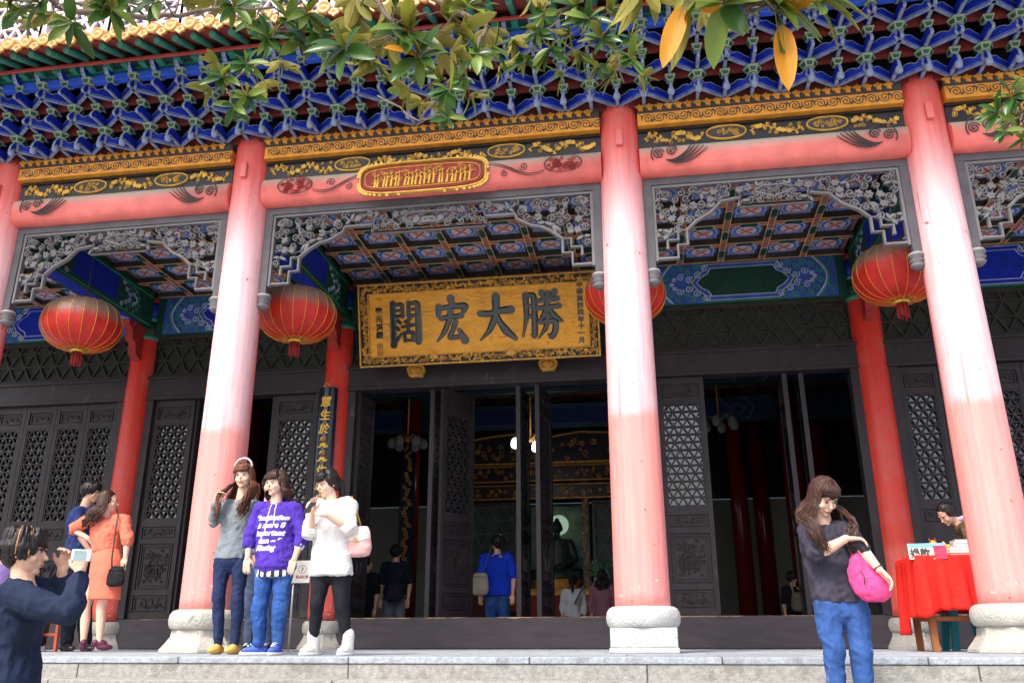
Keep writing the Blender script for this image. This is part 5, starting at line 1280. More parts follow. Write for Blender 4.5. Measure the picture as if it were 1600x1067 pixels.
    if hair.get('bangs', True):
        for q in range(26):
            u = rnd.uniform(-1, 1); s2.tube([h(u*.03, -.01, .122), h(u*.055, -.062, .088), h(u*.062, -.083+.022*abs(u), .055), h(u*.066+rnd.uniform(-.008, .008), -.088+.03*abs(u), .026+rnd.uniform(-.008, .012))], [.005*k, .0075*k, .007*k, .003*k], 5)
    if s2.v: q = s2.build('hair_strands', hm, hb); q.location = -org
    return root, j, tp, org
def px_seed(J): return J['head'][0]
M_wsole = pm('white_rubber', (.78, .78, .76), .5, .05)
def simple_bag(name, label, cat, c, size, mat, strap=None, stm=None, lean=0, flap=None, soft=.35):
    """soft bag: body, optional flap, strap through the given world points"""
    o = thing(name, label, cat, c); a = MB(); w, d, h_ = size
    rs = [(-.5, .62, .6), (-.42, .95, .9), (-.2, 1.05, 1.05), (.1, .98, 1), (.35, .86, .75), (.5, .66, .4)]
    rings(a, [(Vector((0, 0, h_*t)), w/2*rx, d/2*ry) for t, rx, ry in rs], Vector((1, 0, 0))); b_ = finish(a, 'bag_body', mat, o, .008, 4, .006, 12)
    if flap:
        a = MB(); rings(a, [(Vector((0, -d*.09, h_*t)), w/2*rx, d/2*ry*1.05) for t, rx, ry in ((.0, .8, .98), (.12, 1.0, 1.03), (.34, .92, .86), (.52, .7, .45))], Vector((1, 0, 0))); finish(a, 'flap', flap, o, .008, 2, .003, 12)
        a = MB(); a.box(-.012, .012, -d*.68, -d*.52, -.005, .02); a.build('clasp', M_gold, o)
    a = MB(); a.tube([(-w*.4, -d*.36, h_*.30), (0, -d*.44, h_*.33), (w*.4, -d*.36, h_*.30)], .004, 6); a.build('zip', stm or M_line, o)
    if strap:
        a = MB(); a.tube([Vector(p)-Vector(c) for p in strap], .009, 6, flat=.5); a.build('strap', stm or mat, o)
    if lean: o.rotation_euler = (0, lean, 0)
    return o

denim = clothm('mid_denim', (.028, .085, .29), .3, .3, dirt=((.06, .14, .36), 4, .5)); denimd = clothm('dark_denim', (.018, .03, .085), .3, .25); denimf = clothm('faded_denim', (.035, .09, .27), .3, .3, dirt=((.20, .30, .50), 3.2, .55))
greyk = clothm('grey_knit', (.20, .23, .25), .1); purp = clothm('purple_fleece', (.075, .035, .36), .12); whitek = pm('white_fluffy_knit', (.80, .78, .76), .95, .05, 12, .8, 90, spec=.1); legg = clothm('black_leggings', (.012, .013, .018), .2)
char_ = clothm('charcoal_fleece', (.045, .042, .062), .15); navyj = clothm('navy_jacket', (.014, .022, .05), .2); coral = clothm('coral_crepe', (.80, .19, .12), .08); navys = clothm('navy_shirt', (.022, .04, .14), .15); blackc = clothm('black_cloth', (.012, .012, .015), .2)
royal = clothm('royal_blue_tee', (.01, .05, .62), .1); wht = clothm('white_jersey', (.62, .64, .66), .06); gry = clothm('grey_trousers', (.20, .21, .26), .1)

# 1 the girl in the grey top, holding her long hair
J = dict(head=(381, 744), neck=(378, 779, .02), shL=(357, 789, .02), shR=(400, 789, .02), elL=(332, 817, -.05), wrL=(337, 787, -.14), elR=(407, 828, .06), wrR=(398, 862, .05), pel=(363, 868), hem=(362, 871), knL=(341, 935, -.04), knR=(371, 937, -.03), anL=(341, 1003), anR=(367, 1003))
person('long-haired girl in a grey long-sleeved top, leftmost of the three standing women', -.9, 1.64, J, (.08, -1, -.02), dict(mat=greyk, name='top', sleeve=1.95, w=.90, sr=(.052, .043, .034), handL=dict(d=(.35, -.1, .9), n=(.4, -.3, .3), curl=30), handR=dict(d=(0, 0, -1))), dict(mat=denimd, name='jeans', r=(.068, .050, .037), hw=.92), dict(col='brown', style='long', len=.34, n=320, r=.006, wave=.024, puff=1.2, front=True, drift=(-.05, -.02, 0)), tilt=R(-6), skin=SKp, shoes=dict(mat=pm('yellow_suede', (.72, .42, .10), .8, .1), kind='flat'), voxel=.0055)
hp = at(381, 721, -.9); a = MB(); a.tube([hp+Vector((.083*math.cos(t), 0, .083*math.sin(t)-.052)) for t in [PI*q/12 for q in range(13)]], .010, 6)
hb = a.build('hair_band', pm('band_pink', (.70, .50, .52), .6, .3, 60)); tag(hb, 'pale pink speckled hair band worn by the long-haired girl in grey', 'hair band')
# 2 the purple hoodie
J = dict(head=(432, 755), neck=(432, 787, .02), shL=(407, 795, .02), shR=(461, 795, .02), elL=(391, 838, 0), wrL=(387, 871, -.05), elR=(473, 838, 0), wrR=(460, 873, -.06), pel=(430, 878), hem=(430, 891), knL=(405, 955, -.04), knR=(437, 955, -.04), anL=(404, 1005, -.02), anR=(433, 1005, -.02))
hood_r = [(0, .07, .075), (.045, .098, .088), (.10, .152, .10), (.17, .178, .11), (.34, .178, .125), (.58, .170, .125), (.8, .176, .135), (.93, .178, .14), (.965, .160, .125), (1, .155, .12)]
_, jj, tp, org2 = person('short-haired woman in a purple hoodie with white lettering, between two other women', -1.15, 1.56, J, (-.42, -1, -.08), dict(mat=purp, name='hoodie', rings=hood_r, sleeve=1.35, w=.97, sr=(.062, .058, .050), wr=.009, handL=dict(d=(0, -.1, -1), curl=14), handR=dict(d=(-.25, -.1, -1), curl=14)), dict(mat=denim, name='jeans', r=(.076, .058, .050), wr=.010), dict(col='dark', style='bob', len=.10, n=200, r=.006, wave=.006, puff=.5, open=2.0), skin=SKp, shoes=dict(mat=pm('blue_sneaker', (.06, .12, .5), .7, .3, 30), kind='sneaker', dirL=(-.75, -.6, 0), dirR=(.0, -1, 0)), voxel=.0055)
root2 = tp.parent
a = MB(); c0 = jj['hem']+Vector((0, 0, -.012)); rings(a, [(c0+Vector((0, 0, .02)), .150, .118), (c0+Vector((0, 0, -.035)), .158, .124), (c0+Vector((0, 0, -.045)), .150, .12)], Vector((1, 0, 0)), 60)
for i in range(len(a.m)): a.m[i] = (i//2) % 2 if i < 120 else 0
o = a.build('striped_shirt_hem', [M_wsole, pm('stripe_black', (.02, .02, .03), .8, .1)], root2); o.location = -org2
for s_ in 'LR':
    a = MB(); e_, w_ = jj['el'+s_], jj['wr'+s_]; limb(a, [e_.lerp(w_, .37), e_.lerp(w_, .42)], [.046, .045]); o = a.build('striped_cuff', M_wsole, root2); o.location = -org2
dg = bpy.context.evaluated_depsgraph_get()
def wrap_text(body, size, px, py, y, mat, parent, target, org, bold=.003, shear=.25, sx=1., name='chest_lettering', lift=.004):
    me = text_mesh(body, size, .002, mat, bold=bold, shear=shear, sx=sx); bvh = BVHTree.FromPolygons([v.co+org for v in target.data.vertices], [p.vertices for p in target.data.polygons]); c = at(px, py, y)
    for v in me.vertices:
        X, Z, dz = v.co.x, v.co.y, v.co.z; hit = bvh.ray_cast(Vector((c.x+X, c.y-.5, c.z+Z)), Vector((0, 1, 0)))
        yy = hit[0].y if hit[0] else c.y
        v.co = Vector((c.x+X, yy-lift-dz, c.z+Z))-org
    o = bpy.data.objects.new(name, me); COL.objects.link(o); o.parent = parent; return o
M_print = pm('white_print', (.82, .80, .84), .6, .05)
for k_, (tx, py, sz, px) in enumerate((('“Imagination', 812, .056, 431), ('is more 8', 824, .062, 430), ('important', 836, .062, 428), ('than ~ ”', 848, .058, 428), ('Missing', 859, .062, 422))):
    wrap_text(tx, sz, px, py-1, -1.15, M_print, root2, tp, org2, bold=.0028, shear=.3)
a = MB()
for dx in (-.016, .022):
    P = []
    for q in range(9):
        c = at(432, 789, -1.15)+Vector((dx*(1+q*.1), 0, -.022*q*(1 if dx > 0 else 1.5))); hit = BVHTree.FromPolygons([v.co+org2 for v in tp.data.vertices], [p.vertices for p in tp.data.polygons]).ray_cast(c-Vector((0, .5, 0)), Vector((0, 1, 0))); P.append((hit[0] if hit[0] else c)-Vector((0, .004, 0)))
    a.tube(P, .0045, 6)
o = a.build('drawstring', M_print, root2); o.location = -org2
# hood lying on the shoulders
a = MB(); nb = jj['neck']; pts = [nb+Vector((.085*math.cos(t), .02+.075*math.sin(t), .0+.028*math.sin(t))) for t in [R(-60)+R(300)*q/14 for q in range(15)]]; limb(a, pts[::1], [.026]*15, 8); finish(a, 'hood', purp, root2, .007, 2, .004, 14, org2)
# 3 the white sweater, looking at her phone
J = dict(head=(511, 755), neck=(519, 783, .03), shL=(493, 792, .04), shR=(545, 790, 0), elL=(485, 836, -.06), wrL=(488, 800, -.16), elR=(546, 826, -.08), wrR=(508, 803, -.22), pel=(518, 884), hem=(518, 896), knL=(495, 944, -.05), knR=(533, 944, -.03), anL=(489, 1004, 0), anR=(543, 1004, 0))
r3, j3, tp3, org3 = person('woman in a fluffy white sweater and black leggings looking at her phone', -1.3, 1.57, J, (-.55, -.8, -.32), dict(mat=whitek, name='sweater', sleeve=1.15, sleeveL=1.2, w=1.08, sr=(.070, .064, .056), wr=.010, wf=7, handL=dict(d=(.1, -.25, 1), n=(.6, -.4, 0), curl=20), handR=dict(d=(-.9, -.25, .12), n=(0, -.6, .6), curl=35)), dict(mat=legg, name='leggings', r=(.084, .056, .037), wr=.003, hw=.88), dict(col='black', style='tail', bangs=True), skin=SKp, shoes=dict(mat=pm('white_leather', (.75, .73, .68), .6, .08, 20, .2, 60), kind='boot', dirL=(-.35, -1, 0), dirR=(-.15, -1, 0)), voxel=.0055)
pc = at(484, 793, -1.56); o = thing('mobile_phone', 'black mobile phone held by the woman in the white sweater', 'phone', pc); o.rotation_euler = (R(-40), 0, R(-20)); a = MB(); a.box(-.033, .033, -.005, .005, -.06, .06); a.build('case', M_black, o, bevel=.003); a = MB(); a.box(-.029, .029, .0052, .0062, -.052, .052); a.build('screen', pm('phone_screen', (.1, .14, .18), .1, .1), o)
bc = at(559, 846, -1.3); sh3 = j3['shR']
simple_bag('handbag', 'pink and cream handbag hanging at the hip of the woman in the white sweater', 'handbag', bc+Vector((0, .02, 0)), (.21, .13, .23), pm('pink_leather', (.78, .42, .40), .5, .08), strap=[bc+Vector((-.06, 0, .1)), bc+Vector((-.05, -.01, .18)), sh3+Vector((.03, -.03, .07)), sh3+Vector((.02, .06, .05)), bc+Vector((.0, .06, .12))], flap=pm('cream_leather', (.80, .72, .66), .5, .05), stm=M_gold)
# 4 the person half hidden between the first two
J = dict(head=(424, 758), neck=(420, 786, .02), shL=(399, 793, .02), shR=(440, 793, .02), elL=(408, 830, .02), wrL=(420, 795, -.06), elR=(446, 832, .02), wrR=(444, 865, .02), pel=(412, 880), knL=(392, 945, -.02), knR=(424, 945, -.02), anL=(390, 1001), anR=(421, 1001))
person('person in black mostly hidden between the grey top and the purple hoodie', -.25, 1.60, J, (.2, -1, 0), dict(mat=pm('black_lace', (.02, .02, .02), .6, .9, 60), name='blouse', sleeve=1.6, w=.9), dict(mat=clothm('slate_denim', (.05, .07, .12), .3), name='jeans', r=(.08, .06, .05)), dict(col='black', style='short'), skin=SKp, shoes=dict(mat=blackc, kind='sneaker'), voxel=.008, mouth=False)

# 5 girl in the charcoal sweatshirt on the steps, pink bag on her arm
GZ5 = -.435; y5 = -2.62
J = dict(head=(1288, 776), neck=(1287, 820, .07), shL=(1260, 829, .03), shR=(1317, 827, .03), elL=(1277, 866, -.13), wrL=(1322, 841, -.21), elR=(1342, 852, -.16), wrR=(1374, 890, -.22), pel=(1312, 938), hem=(1311, 938), knL=(1302, 1010, -.04), knR=(1345, 1010, -.04), anL=(1308, 1100), anR=(1350, 1100))
sw_r = [(0, .06, .06), (.045, .092, .075), (.10, .145, .085), (.17, .165, .10), (.34, .165, .11), (.58, .160, .11), (.8, .163, .115), (.93, .163, .115), (1, .150, .108)]
r5, j5, tp5, org5 = person('girl with long wavy brown hair in a charcoal sweatshirt and faded jeans', y5, 1.55, J, (.30, -.80, -.62), dict(mat=char_, name='sweatshirt', rings=sw_r, sleeve=1.3, sleeveL=1.18, sleeveR=1.12, w=.94, sr=(.058, .052, .047), wr=.011, handL=dict(d=(.93, -.05, -.05), n=(0, 0, -1), curl=28), handR=dict(d=(.55, -.3, -.75), n=(-.5, -.2, -.6), curl=24)), dict(mat=denimf, name='jeans', r=(.074, .060, .046), wr=.010, hw=.88), dict(col='dark', style='long', len=.30, n=420, wave=.024, puff=1.7, front=True, freq=14, open=2.5, r=.0058, push=.17), gz=GZ5, skin=SKp, shoes=dict(mat=M_wsole, kind='sneaker'), voxel=.005)
a = MB(); w5 = j5['elR'].lerp(j5['wrR'], .93); dd = (j5['wrR']-j5['elR']).normalized(); u_ = dd.cross(Vector((0, 0, 1))).normalized(); v_ = u_.cross(dd)
a.tube([w5+(u_*math.cos(t)+v_*math.sin(t))*.027 for t in [2*PI*q/16 for q in range(17)]], .0032, 6); o = a.build('bracelet', M_black); tag(o, 'thin dark bracelet on the lowered wrist of the girl with the pink bag', 'bracelet')
pb = at(1357, 902, y5-.16); o = thing('pink_bag', 'bright pink soft bag hanging from the arm of the girl in charcoal', 'bag', pb)
M_pinkb = pm('pink_nylon', (.80, .07, .24), .65, .12, 4, .5, 16, spec=.2); o.scale = (.84, .84, .86); a = MB()
rings(a, [(Vector((-.055, 0, .155)), .03, .03), (Vector((-.05, 0, .11)), .06, .045), (Vector((-.03, 0, .05)), .095, .06), (Vector((.0, 0, -.03)), .122, .07), (Vector((.02, 0, -.10)), .118, .065), (Vector((.03, 0, -.140)), .075, .045), (Vector((.035, 0, -.15)), .04, .03)], Vector((1, 0, 0))); finish(a, 'bag_body', M_pinkb, o, .007, 3, .011, 9)
a = MB(); a.tube([(-.06, -.075, .04), (-.045, -.088, .0), (-.05, -.085, -.05)], .004, 6); a.build('zip', M_line, o)
e5 = j5['elR'].lerp(j5['wrR'], .12)-pb
for s_ in (-1, 1):
    a = MB(); a.tube([(-.06+s_*.02, s_*.02, .15), Vector((-.07, s_*.035, .2)).lerp(e5, .3)+Vector((0, s_*.05, .0)), e5+Vector((-.01, s_*.055, .0)), e5+Vector((0, s_*.02, .062)), e5+Vector((.02, 0, .064))], .008, 6, flat=.5); a.build('strap', M_black, o)

# 6 the man taking the picture, lower on the steps
GZ6 = -1.015; y6 = -3.82
J = dict(head=(42, 862, 0), neck=(36, 903, 0), shL=(14, 930, -.14), shR=(58, 925, .16), elL=(112, 956, -.16), wrL=(125, 893, -.06), elR=(96, 926, .22), wrR=(97, 890, .16), pel=(12, 1088), knL=(14, 1190, -.08), knR=(20, 1190, .06), anL=(14, 1300, -.1), anR=(20, 1300, .1))
r6, j6, _, _ = person('young man with streaked hair in a navy jacket photographing the three women', y6, 1.76, J, (.97, .22, -.03), dict(mat=navyj, name='jacket', sleeve=1.8, sleeveR=1.55, w=1.02, sr=(.066, .056, .046), wr=.010, wf=7, handL=dict(d=(-.2, .1, 1), n=(-.3, .9, 0), curl=38, side=1), handR=dict(d=(.25, -.1, 1), n=(.1, -.9, 0), curl=38, side=-1)), dict(mat=blackc, name='trousers', r=(.09, .07, .06)), dict(col='black', style='short'), gz=GZ6, shoes=dict(mat=blackc, kind='flat', dir=(1, .2, 0)), voxel=.0055)
M_streak = pm('bleached_streak', (.50, .20, .06), .5, .3, 30)
a = MB(); hd = j6['head']; M6 = frame((.97, .22, -.03)); rn = random.Random(3)
for q in range(90):
    an = rn.uniform(-PI, PI); r_ = rn.uniform(.02, .075); up = Vector((r_*math.cos(an), .02+r_*math.sin(an)*1.1, .125)); dn = Vector((.098*math.cos(an), .02+.105*math.sin(an), rn.uniform(.02, .06)))
    if dn.y < -.06: dn.z = max(dn.z, .05)
    e = dn*1.04+Vector((0, rn.uniform(-.01, .02), -rn.uniform(.03, .06)))
    a.tube([hd+M6 @ (up*1.02), hd+M6 @ ((up+dn)*.545+Vector((0, 0, .018))), hd+M6 @ dn, hd+M6 @ e], [.007, .009, .008, .002], 5, 1 if q % 6 == 0 else 0)
o = a.build('loose_hair', [HAIRM['black'], M_streak], r6); o.location = -r6.location
pc = at(117, 869, y6-.17); o = thing('camera', 'small white compact camera held up by the man in navy', 'camera', pc+Vector((.0, .05, .01))); o.rotation_euler = (0, 0, R(35))
a = MB(); a.box(-.046, .046, -.013, .013, -.029, .029); a.build('camera_body', pm('camera_white', (.78, .82, .82), .4, .05), o, bevel=.006)
a = MB(); a.box(-.035, .022, -.0155, -.0135, -.022, .022); a.build('screen', pm('camera_screen', (.30, .42, .44), .2, .2), o); a = MB(); a.tube([(0, .014, 0), (0, .034, 0)], .022, 16); a.build('lens', M_black, o)

# 7, 8 the couple by the left inner column
J = dict(head=(170, 783), neck=(166, 806, 0), shL=(143, 810, 0), shR=(194, 812, 0), elL=(114, 826, .03), wrL=(140, 842, .02), elR=(199, 845, -.04), wrR=(196, 871, -.05), pel=(166, 880), hem=(164, 861), knL=(134, 948, .0), knR=(158, 948, 0), anL=(131, 998), anR=(156, 998))
or_r = [(0, .055, .055), (.06, .095, .07), (.13, .16, .085), (.24, .178, .10), (.5, .165, .11), (.85, .150, .105), (.95, .142, .10), (1, .13, .095)]
r7, j7, _, _ = person('woman in a coral orange blouse and skirt with one hand on her hip', .45, 1.60, J, (.85, .35, -.05), dict(mat=coral, name='blouse', rings=or_r, sleeve=1.05, w=.97, sr=(.064, .062, .060), wr=.007, handL=dict(d=(.7, .1, -.5), curl=25), handR=dict(d=(-.1, -.1, -1))), dict(mat=coral, bare=True, skirt=(163, 936), r=(.07, .05, .034)), dict(col='dark', style='long', len=.24, n=120, wave=.02, puff=1.3, open=1.9, drift=(-.09, -.05, 0), bangs=False), skin=SKp, shoes=dict(mat=pm('plum_leather', (.10, .02, .05), .3, .2), kind='flat', heel=.05, dirL=(-.5, .6, 0), dirR=(.75, .4, 0)), voxel=.007)
bc = at(181, 900, .33); simple_bag('shoulder_bag', 'small black shoulder bag hanging on a long strap behind the woman in coral', 'shoulder bag', bc, (.19, .07, .20), blackc, strap=[bc+Vector((-.06, 0, .09)), at(175, 870, .3), at(184, 806, .36), at(182, 792, .43), at(184, 800, .52), bc+Vector((.05, .05, .09))], stm=M_black)
J = dict(head=(143, 768), neck=(132, 792, 0), shL=(120, 800, -.1), shR=(150, 800, .14), elL=(126, 838, -.1), wrL=(140, 860, -.05), elR=(160, 838, .15), wrR=(168, 858, .12), pel=(122, 872), knL=(112, 940, -.05), knR=(132, 940, .08), anL=(105, 997, -.03), anR=(135, 997, .1))
person('dark-haired man in a navy shirt standing half behind the woman in coral', 1.0, 1.70, J, (.95, .1, -.2), dict(mat=navys, name='shirt', sleeve=.8, w=1.0, sr=(.066, .06, .05), wr=.008), dict(mat=clothm('black_suit', (.012, .016, .03), .2), name='trousers', r=(.092, .07, .06), wr=.009), dict(col='black', style='short'), shoes=dict(mat=M_black, kind='flat', dir=(.8, -.3, 0)), voxel=.007)
# 9 someone seated behind the photographer
J = dict(head=(4, 858), neck=(4, 880, 0), shL=(-18, 890, 0), shR=(22, 890, 0), elL=(-22, 920, 0), wrL=(0, 938, -.1), elR=(28, 920, 0), wrR=(40, 940, -.1), pel=(20, 965), knL=(50, 960, -.25), knR=(62, 955, -.1), anL=(50, 995, -.2), anR=(64, 995, -.1))
person('person in lilac seated low behind the man with the camera', .9, 1.6, J, (.4, -.9, 0), dict(mat=clothm('lilac_shirt', (.30, .20, .50), .2), name='shirt', sleeve=1.8), dict(mat=blackc, name='trousers', r=(.085, .065, .055)), dict(col='black', style='short'), shoes=dict(mat=M_wsole, kind='sneaker'), voxel=.009)
# 10 the woman writing at the donation table
J = dict(head=(1478, 803), neck=(1500, 815, .05), shL=(1506, 826, -.1), shR=(1522, 824, .14), elL=(1519, 850, -.16), wrL=(1497, 858, -.22), elR=(1530, 850, .1), wrR=(1508, 858, -.12), pel=(1555, 890), knL=(1552, 945, -.1), knR=(1568, 945, .1), anL=(1550, 995, -.1), anR=(1572, 995, .1))
r10, j10, _, _ = person('woman with a hair bun and brown patterned jacket bending over the red table', 1.55, 1.56, J, (-.72, -.3, -.62), dict(mat=pm('brown_patterned', (.10, .065, .03), .8, .9, 28, dirt=((.42, .28, .10), 24, .62)), name='jacket', sleeve=1.55, w=.95, sr=(.062, .056, .05), handL=dict(d=(-.8, -.4, -.3), n=(0, 0, -1), curl=30)), dict(mat=blackc, name='trousers', r=(.085, .065, .055)), dict(col='black', style='bun', bangs=False), shoes=dict(mat=blackc, kind='flat'), voxel=.006)
a = MB(); n_ = j10['neck']; pts = [n_+Vector((.012, 0, .022))+Vector((.062*math.cos(t), .062*math.sin(t), -.045*math.sin(t/2+.4)+.03)) for t in [2*PI*q/16 for q in range(17)]]; limb(a, pts, [.022]*17, 8); finish(a, 'collar', pm('lavender_collar', (.66, .55, .82), .7, .1), r10, .007, 2, 0, 9, r10.location)

# ---- people inside the hall (feet hidden by the high threshold)
def inside(label, y, H, hx, hy, face, topm, legm, hair, w=1., lean=0, long_=.9, legs_r=(.09, .07, .06), arm=0.):
    hd = at(hx, hy, y); s_ = H; px = lambda dx, dz: None
    z0 = hd.z; x0 = hd.x
    def back(x, z, dy=0):       # world -> survey coordinates, so that person() can be reused
        d = Vector((x, y+dy, z))-CP; return (800+FPX*d.dot(CR)/d.dot(FW), 533.5-FPX*d.dot(CU)/d.dot(FW), dy)
    k = H/1.62; zt = z0
    J = dict(head=back(x0, zt), neck=back(x0, zt-.15*k), shL=back(x0-.165*k*w, zt-.20*k), shR=back(x0+.165*k*w, zt-.20*k), elL=back(x0-(.21+arm)*k*w, zt-.47*k), wrL=back(x0-(.20+arm*.3)*k*w, zt-.70*k, -.05), elR=back(x0+(.21+arm)*k*w, zt-.47*k), wrR=back(x0+(.20+arm*.3)*k*w, zt-.70*k, -.05), pel=back(x0+lean, zt-.66*k), hem=back(x0+lean, zt-(.70)*k), knL=back(x0-.09*k, zt-1.05*k), knR=back(x0+.09*k, zt-1.05*k), anL=back(x0-.09*k, .085*k), anR=back(x0+.09*k, .085*k))
    return person(label, y, H, J, face, dict(mat=topm, sleeve=long_, w=w, wr=.008), dict(mat=legm, r=legs_r), hair, shoes=dict(mat=blackc, kind='flat', dir=(0, 1, 0)), voxel=.009, mouth=False)
_, jb, _, _ = inside('man in a bright blue shirt and jeans between the middle door leaves', 4.5, 1.68, 777, 848, (-.6, .8, .1), royal, denim, dict(col='black', style='short', bangs=False), 1.12, .02)
bc = at(750, 912, 4.25); simple_bag('sling_bag', 'beige sling bag on the back of the man in the blue t-shirt', 'sling bag', bc, (.25, .14, .30), pm('beige_canvas', (.50, .46, .36), .8, .1), strap=[bc+Vector((0, 0, .13)), at(758, 885, 4.28), at(768, 852, 4.36), at(765, 850, 4.6)], stm=pm('grey_strap', (.2, .2, .22), .7, .1))
inside('man in a black shirt and grey trousers seen from behind inside the hall', 4.9, 1.60, 620, 862, (.1, .99, 0), clothm('dark_tee', (.012, .016, .028), .2), gry, dict(col='black', style='short', bangs=False), 1.1)
bc = at(616, 925, 4.65); simple_bag('waist_bag', 'dark cloth bag at the back of the man in grey trousers', 'bag', bc, (.26, .1, .26), clothm('dark_bag', (.02, .02, .035), .2), strap=[bc+Vector((0, 0, .1)), bc+Vector((.1, 0, .3)), bc+Vector((.16, .2, .5))], stm=M_black)
inside('person in black standing in shade beside the left jamb of the middle door', 4.7, 1.5, 573, 880, (.9, .3, 0), blackc, blackc, dict(col='black', style='short', bangs=False), .95)
inside('woman in a white top with a dark diagonal strap facing the shrine', 6.3, 1.35, 895, 907, (0, 1, 0), wht, denimd, dict(col='black', style='tail', bangs=False), 1.05, long_=1.5)
a = MB(); c1, c2 = at(912, 915, 6.14), at(898, 943, 6.12); a.bar(c1, c2, .035, .01); o = a.build('diagonal_strap', M_black); tag(o, 'dark strap of a bag slung across the back of the white top', 'bag strap')
inside('long-haired woman in a pink checked shirt seen from behind inside the hall', 6.0, 1.42, 941, 900, (.2, 1, 0), pm('pink_check', (.30, .13, .17), .8, .35, 45), denimd, dict(col='black', style='long', len=.2, n=60, wave=.01, bangs=False), 1.05, long_=1.6)
inside('person in a rust red top half hidden beside the man in blue', 6.6, 1.45, 806, 893, (0, 1, 0), clothm('rust_top', (.22, .04, .03), .2), blackc, dict(col='black', style='short', bangs=False), 1.)
_, jr, _, _ = inside('person in black with a cap in the dim second doorway', 5.4, 1.25, 1238, 902, (.8, .4, 0), blackc, blackc, dict(col='black', style='short', bangs=False), 1.)
bc = at(1250, 940, 5.15); simple_bag('olive_bag', 'olive bag with a long strap on the person in the second doorway', 'bag', bc, (.24, .1, .26), pm('olive_canvas', (.14, .13, .09), .8, .2), strap=[bc+Vector((-.08, 0, .1)), at(1238, 918, 5.2), at(1238, 905, 5.3)], stm=pm('olive_strap', (.28, .28, .22), .8, .1))

# the seated statue: one continuous figure on a lotus base
SB = at(868, 850, 9.35)
st_ = MB(); c = Vector((.36, 9.35, 0)); z = 1.0
limb(st_, [c+Vector((-.42, -.12, z+.30)), c+Vector((0, -.2, z+.26)), c+Vector((.42, -.12, z+.30))], [.14, .16, .14]); rings(st_, [(c+Vector((0, 0, z+.2)), .38, .3), (c+Vector((0, 0, z+.5)), .27, .2), (c+Vector((0, 0, z+.8)), .29, .19), (c+Vector((0, 0, z+.98)), .25, .15), (c+Vector((0, 0, z+1.04)), .09, .08)], Vector((1, 0, 0)))
for s_ in (-1, 1): limb(st_, [c+Vector((s_*.25, 0, z+.93)), c+Vector((s_*.36, -.05, z+.62)), c+Vector((s_*.06, -.24, z+.45))], [.085, .075, .05])
limb(st_, [c+Vector((0, 0, z+1.0)), c+Vector((0, 0, z+1.12))], [.07, .06]); ell(st_, c+Vector((0, 0, z+1.24)), (.105, .115, .14)); ell(st_, c+Vector((0, .01, z+1.38)), (.05, .05, .05))
for s_ in (-1, 1): ell(st_, c+Vector((s_*.108, 0, z+1.2)), (.012, .02, .05))
SBo = thing('buddha_statue', 'dark seated statue in front of the round lit disc inside the shrine', 'statue', (.36, 9.35, 1.0)); finish(st_, 'body', pm('dark_bronze_green', (.03, .05, .04), .35, .4, 6), SBo, .015, 3, .006, 7, Vector((.36, 9.35, 1.0)))
a = MB(); a.lathe([(.5, 0), (.56, .05), (.48, .12), (.55, .2), (.4, .22)], 24); a.build('lotus_base', M_bronze, SBo)
# ------------------------------------------------------------------ the tree whose branches hang into the view
TR = thing('magnolia_tree', 'magnolia with glossy green and a few yellow leaves hanging in front of the eave', 'tree', (-2.6, -10.2, GZ))
M_bark = pm('magnolia_bark', (.16, .12, .09), .9, .3, 14, .6, 40)
M_lf = pm('leaf_glossy_green', (.075, .20, .045), .28, .35, 3, coat=.3); M_lu = pm('leaf_olive_underside', (.44, .37, .07), .6, .3, 4); M_ly = pm('leaf_yellow', (.74, .38, .035), .5, .2, 8, dirt=((.40, .30, .05), 5, .6)); M_ll = pm('leaf_light_green', (.24, .36, .07), .35, .3, 4)
for m in (M_lf, M_lu, M_ll, M_ly):   # a little light passes through the blades
    t = m.node_tree; N = t.nodes; b = N['Principled BSDF']; out = N['Material Output']; tr = N.new('ShaderNodeBsdfTranslucent'); mxs = N.new('ShaderNodeMixShader'); mxs.inputs[0].default_value = .55
    src = b.inputs['Base Color'].links[0].from_socket; t.links.new(src, tr.inputs[0]); t.links.new(b.outputs[0], mxs.inputs[1]); t.links.new(tr.outputs[0], mxs.inputs[2]); t.links.new(mxs.outputs[0], out.inputs[0])
rl = random.Random(21)
def leafblade(a, base, d, up, L_, w, mi, droop=.25):
    """folded, bowed blade: upper skin and underside as two sheets, with a midrib"""
    d = Vector(d).normalized(); up = Vector(up); up = (up-d*up.dot(d)).normalized(); s_ = d.cross(up)
    rows = []; n = 7
    for i in range(n+1):
        t = i/n; ww = w*.5*(math.sin(PI*min(1, t**.9*.98+.02))**.6 if 0 < t < 1 else .03)
        c = base+d*L_*t-up*L_*droop*t*t; rows.append([c-s_*ww+up*ww*.25, c-s_*ww*.5+up*ww*.06, c, c+s_*ww*.5+up*ww*.06, c+s_*ww+up*ww*.25])
    v = [p for r_ in rows for p in r_]; f = []
    for i in range(n):
        for k in range(4): f.append((i*5+k, i*5+k+1, (i+1)*5+k+1, (i+1)*5+k))
    a.add(v, f, mi, True); a.add([p-up*.0012 for p in v], [q[::-1] for q in f], 1 if mi != 2 else 2, True)
    a.tube([base-d*.012, base+d*L_*.5-up*(L_*droop*.25+.001), base+d*L_*.98-up*(L_*droop*.96+.001)], [L_*.012, L_*.009, L_*.003], 4, 3)
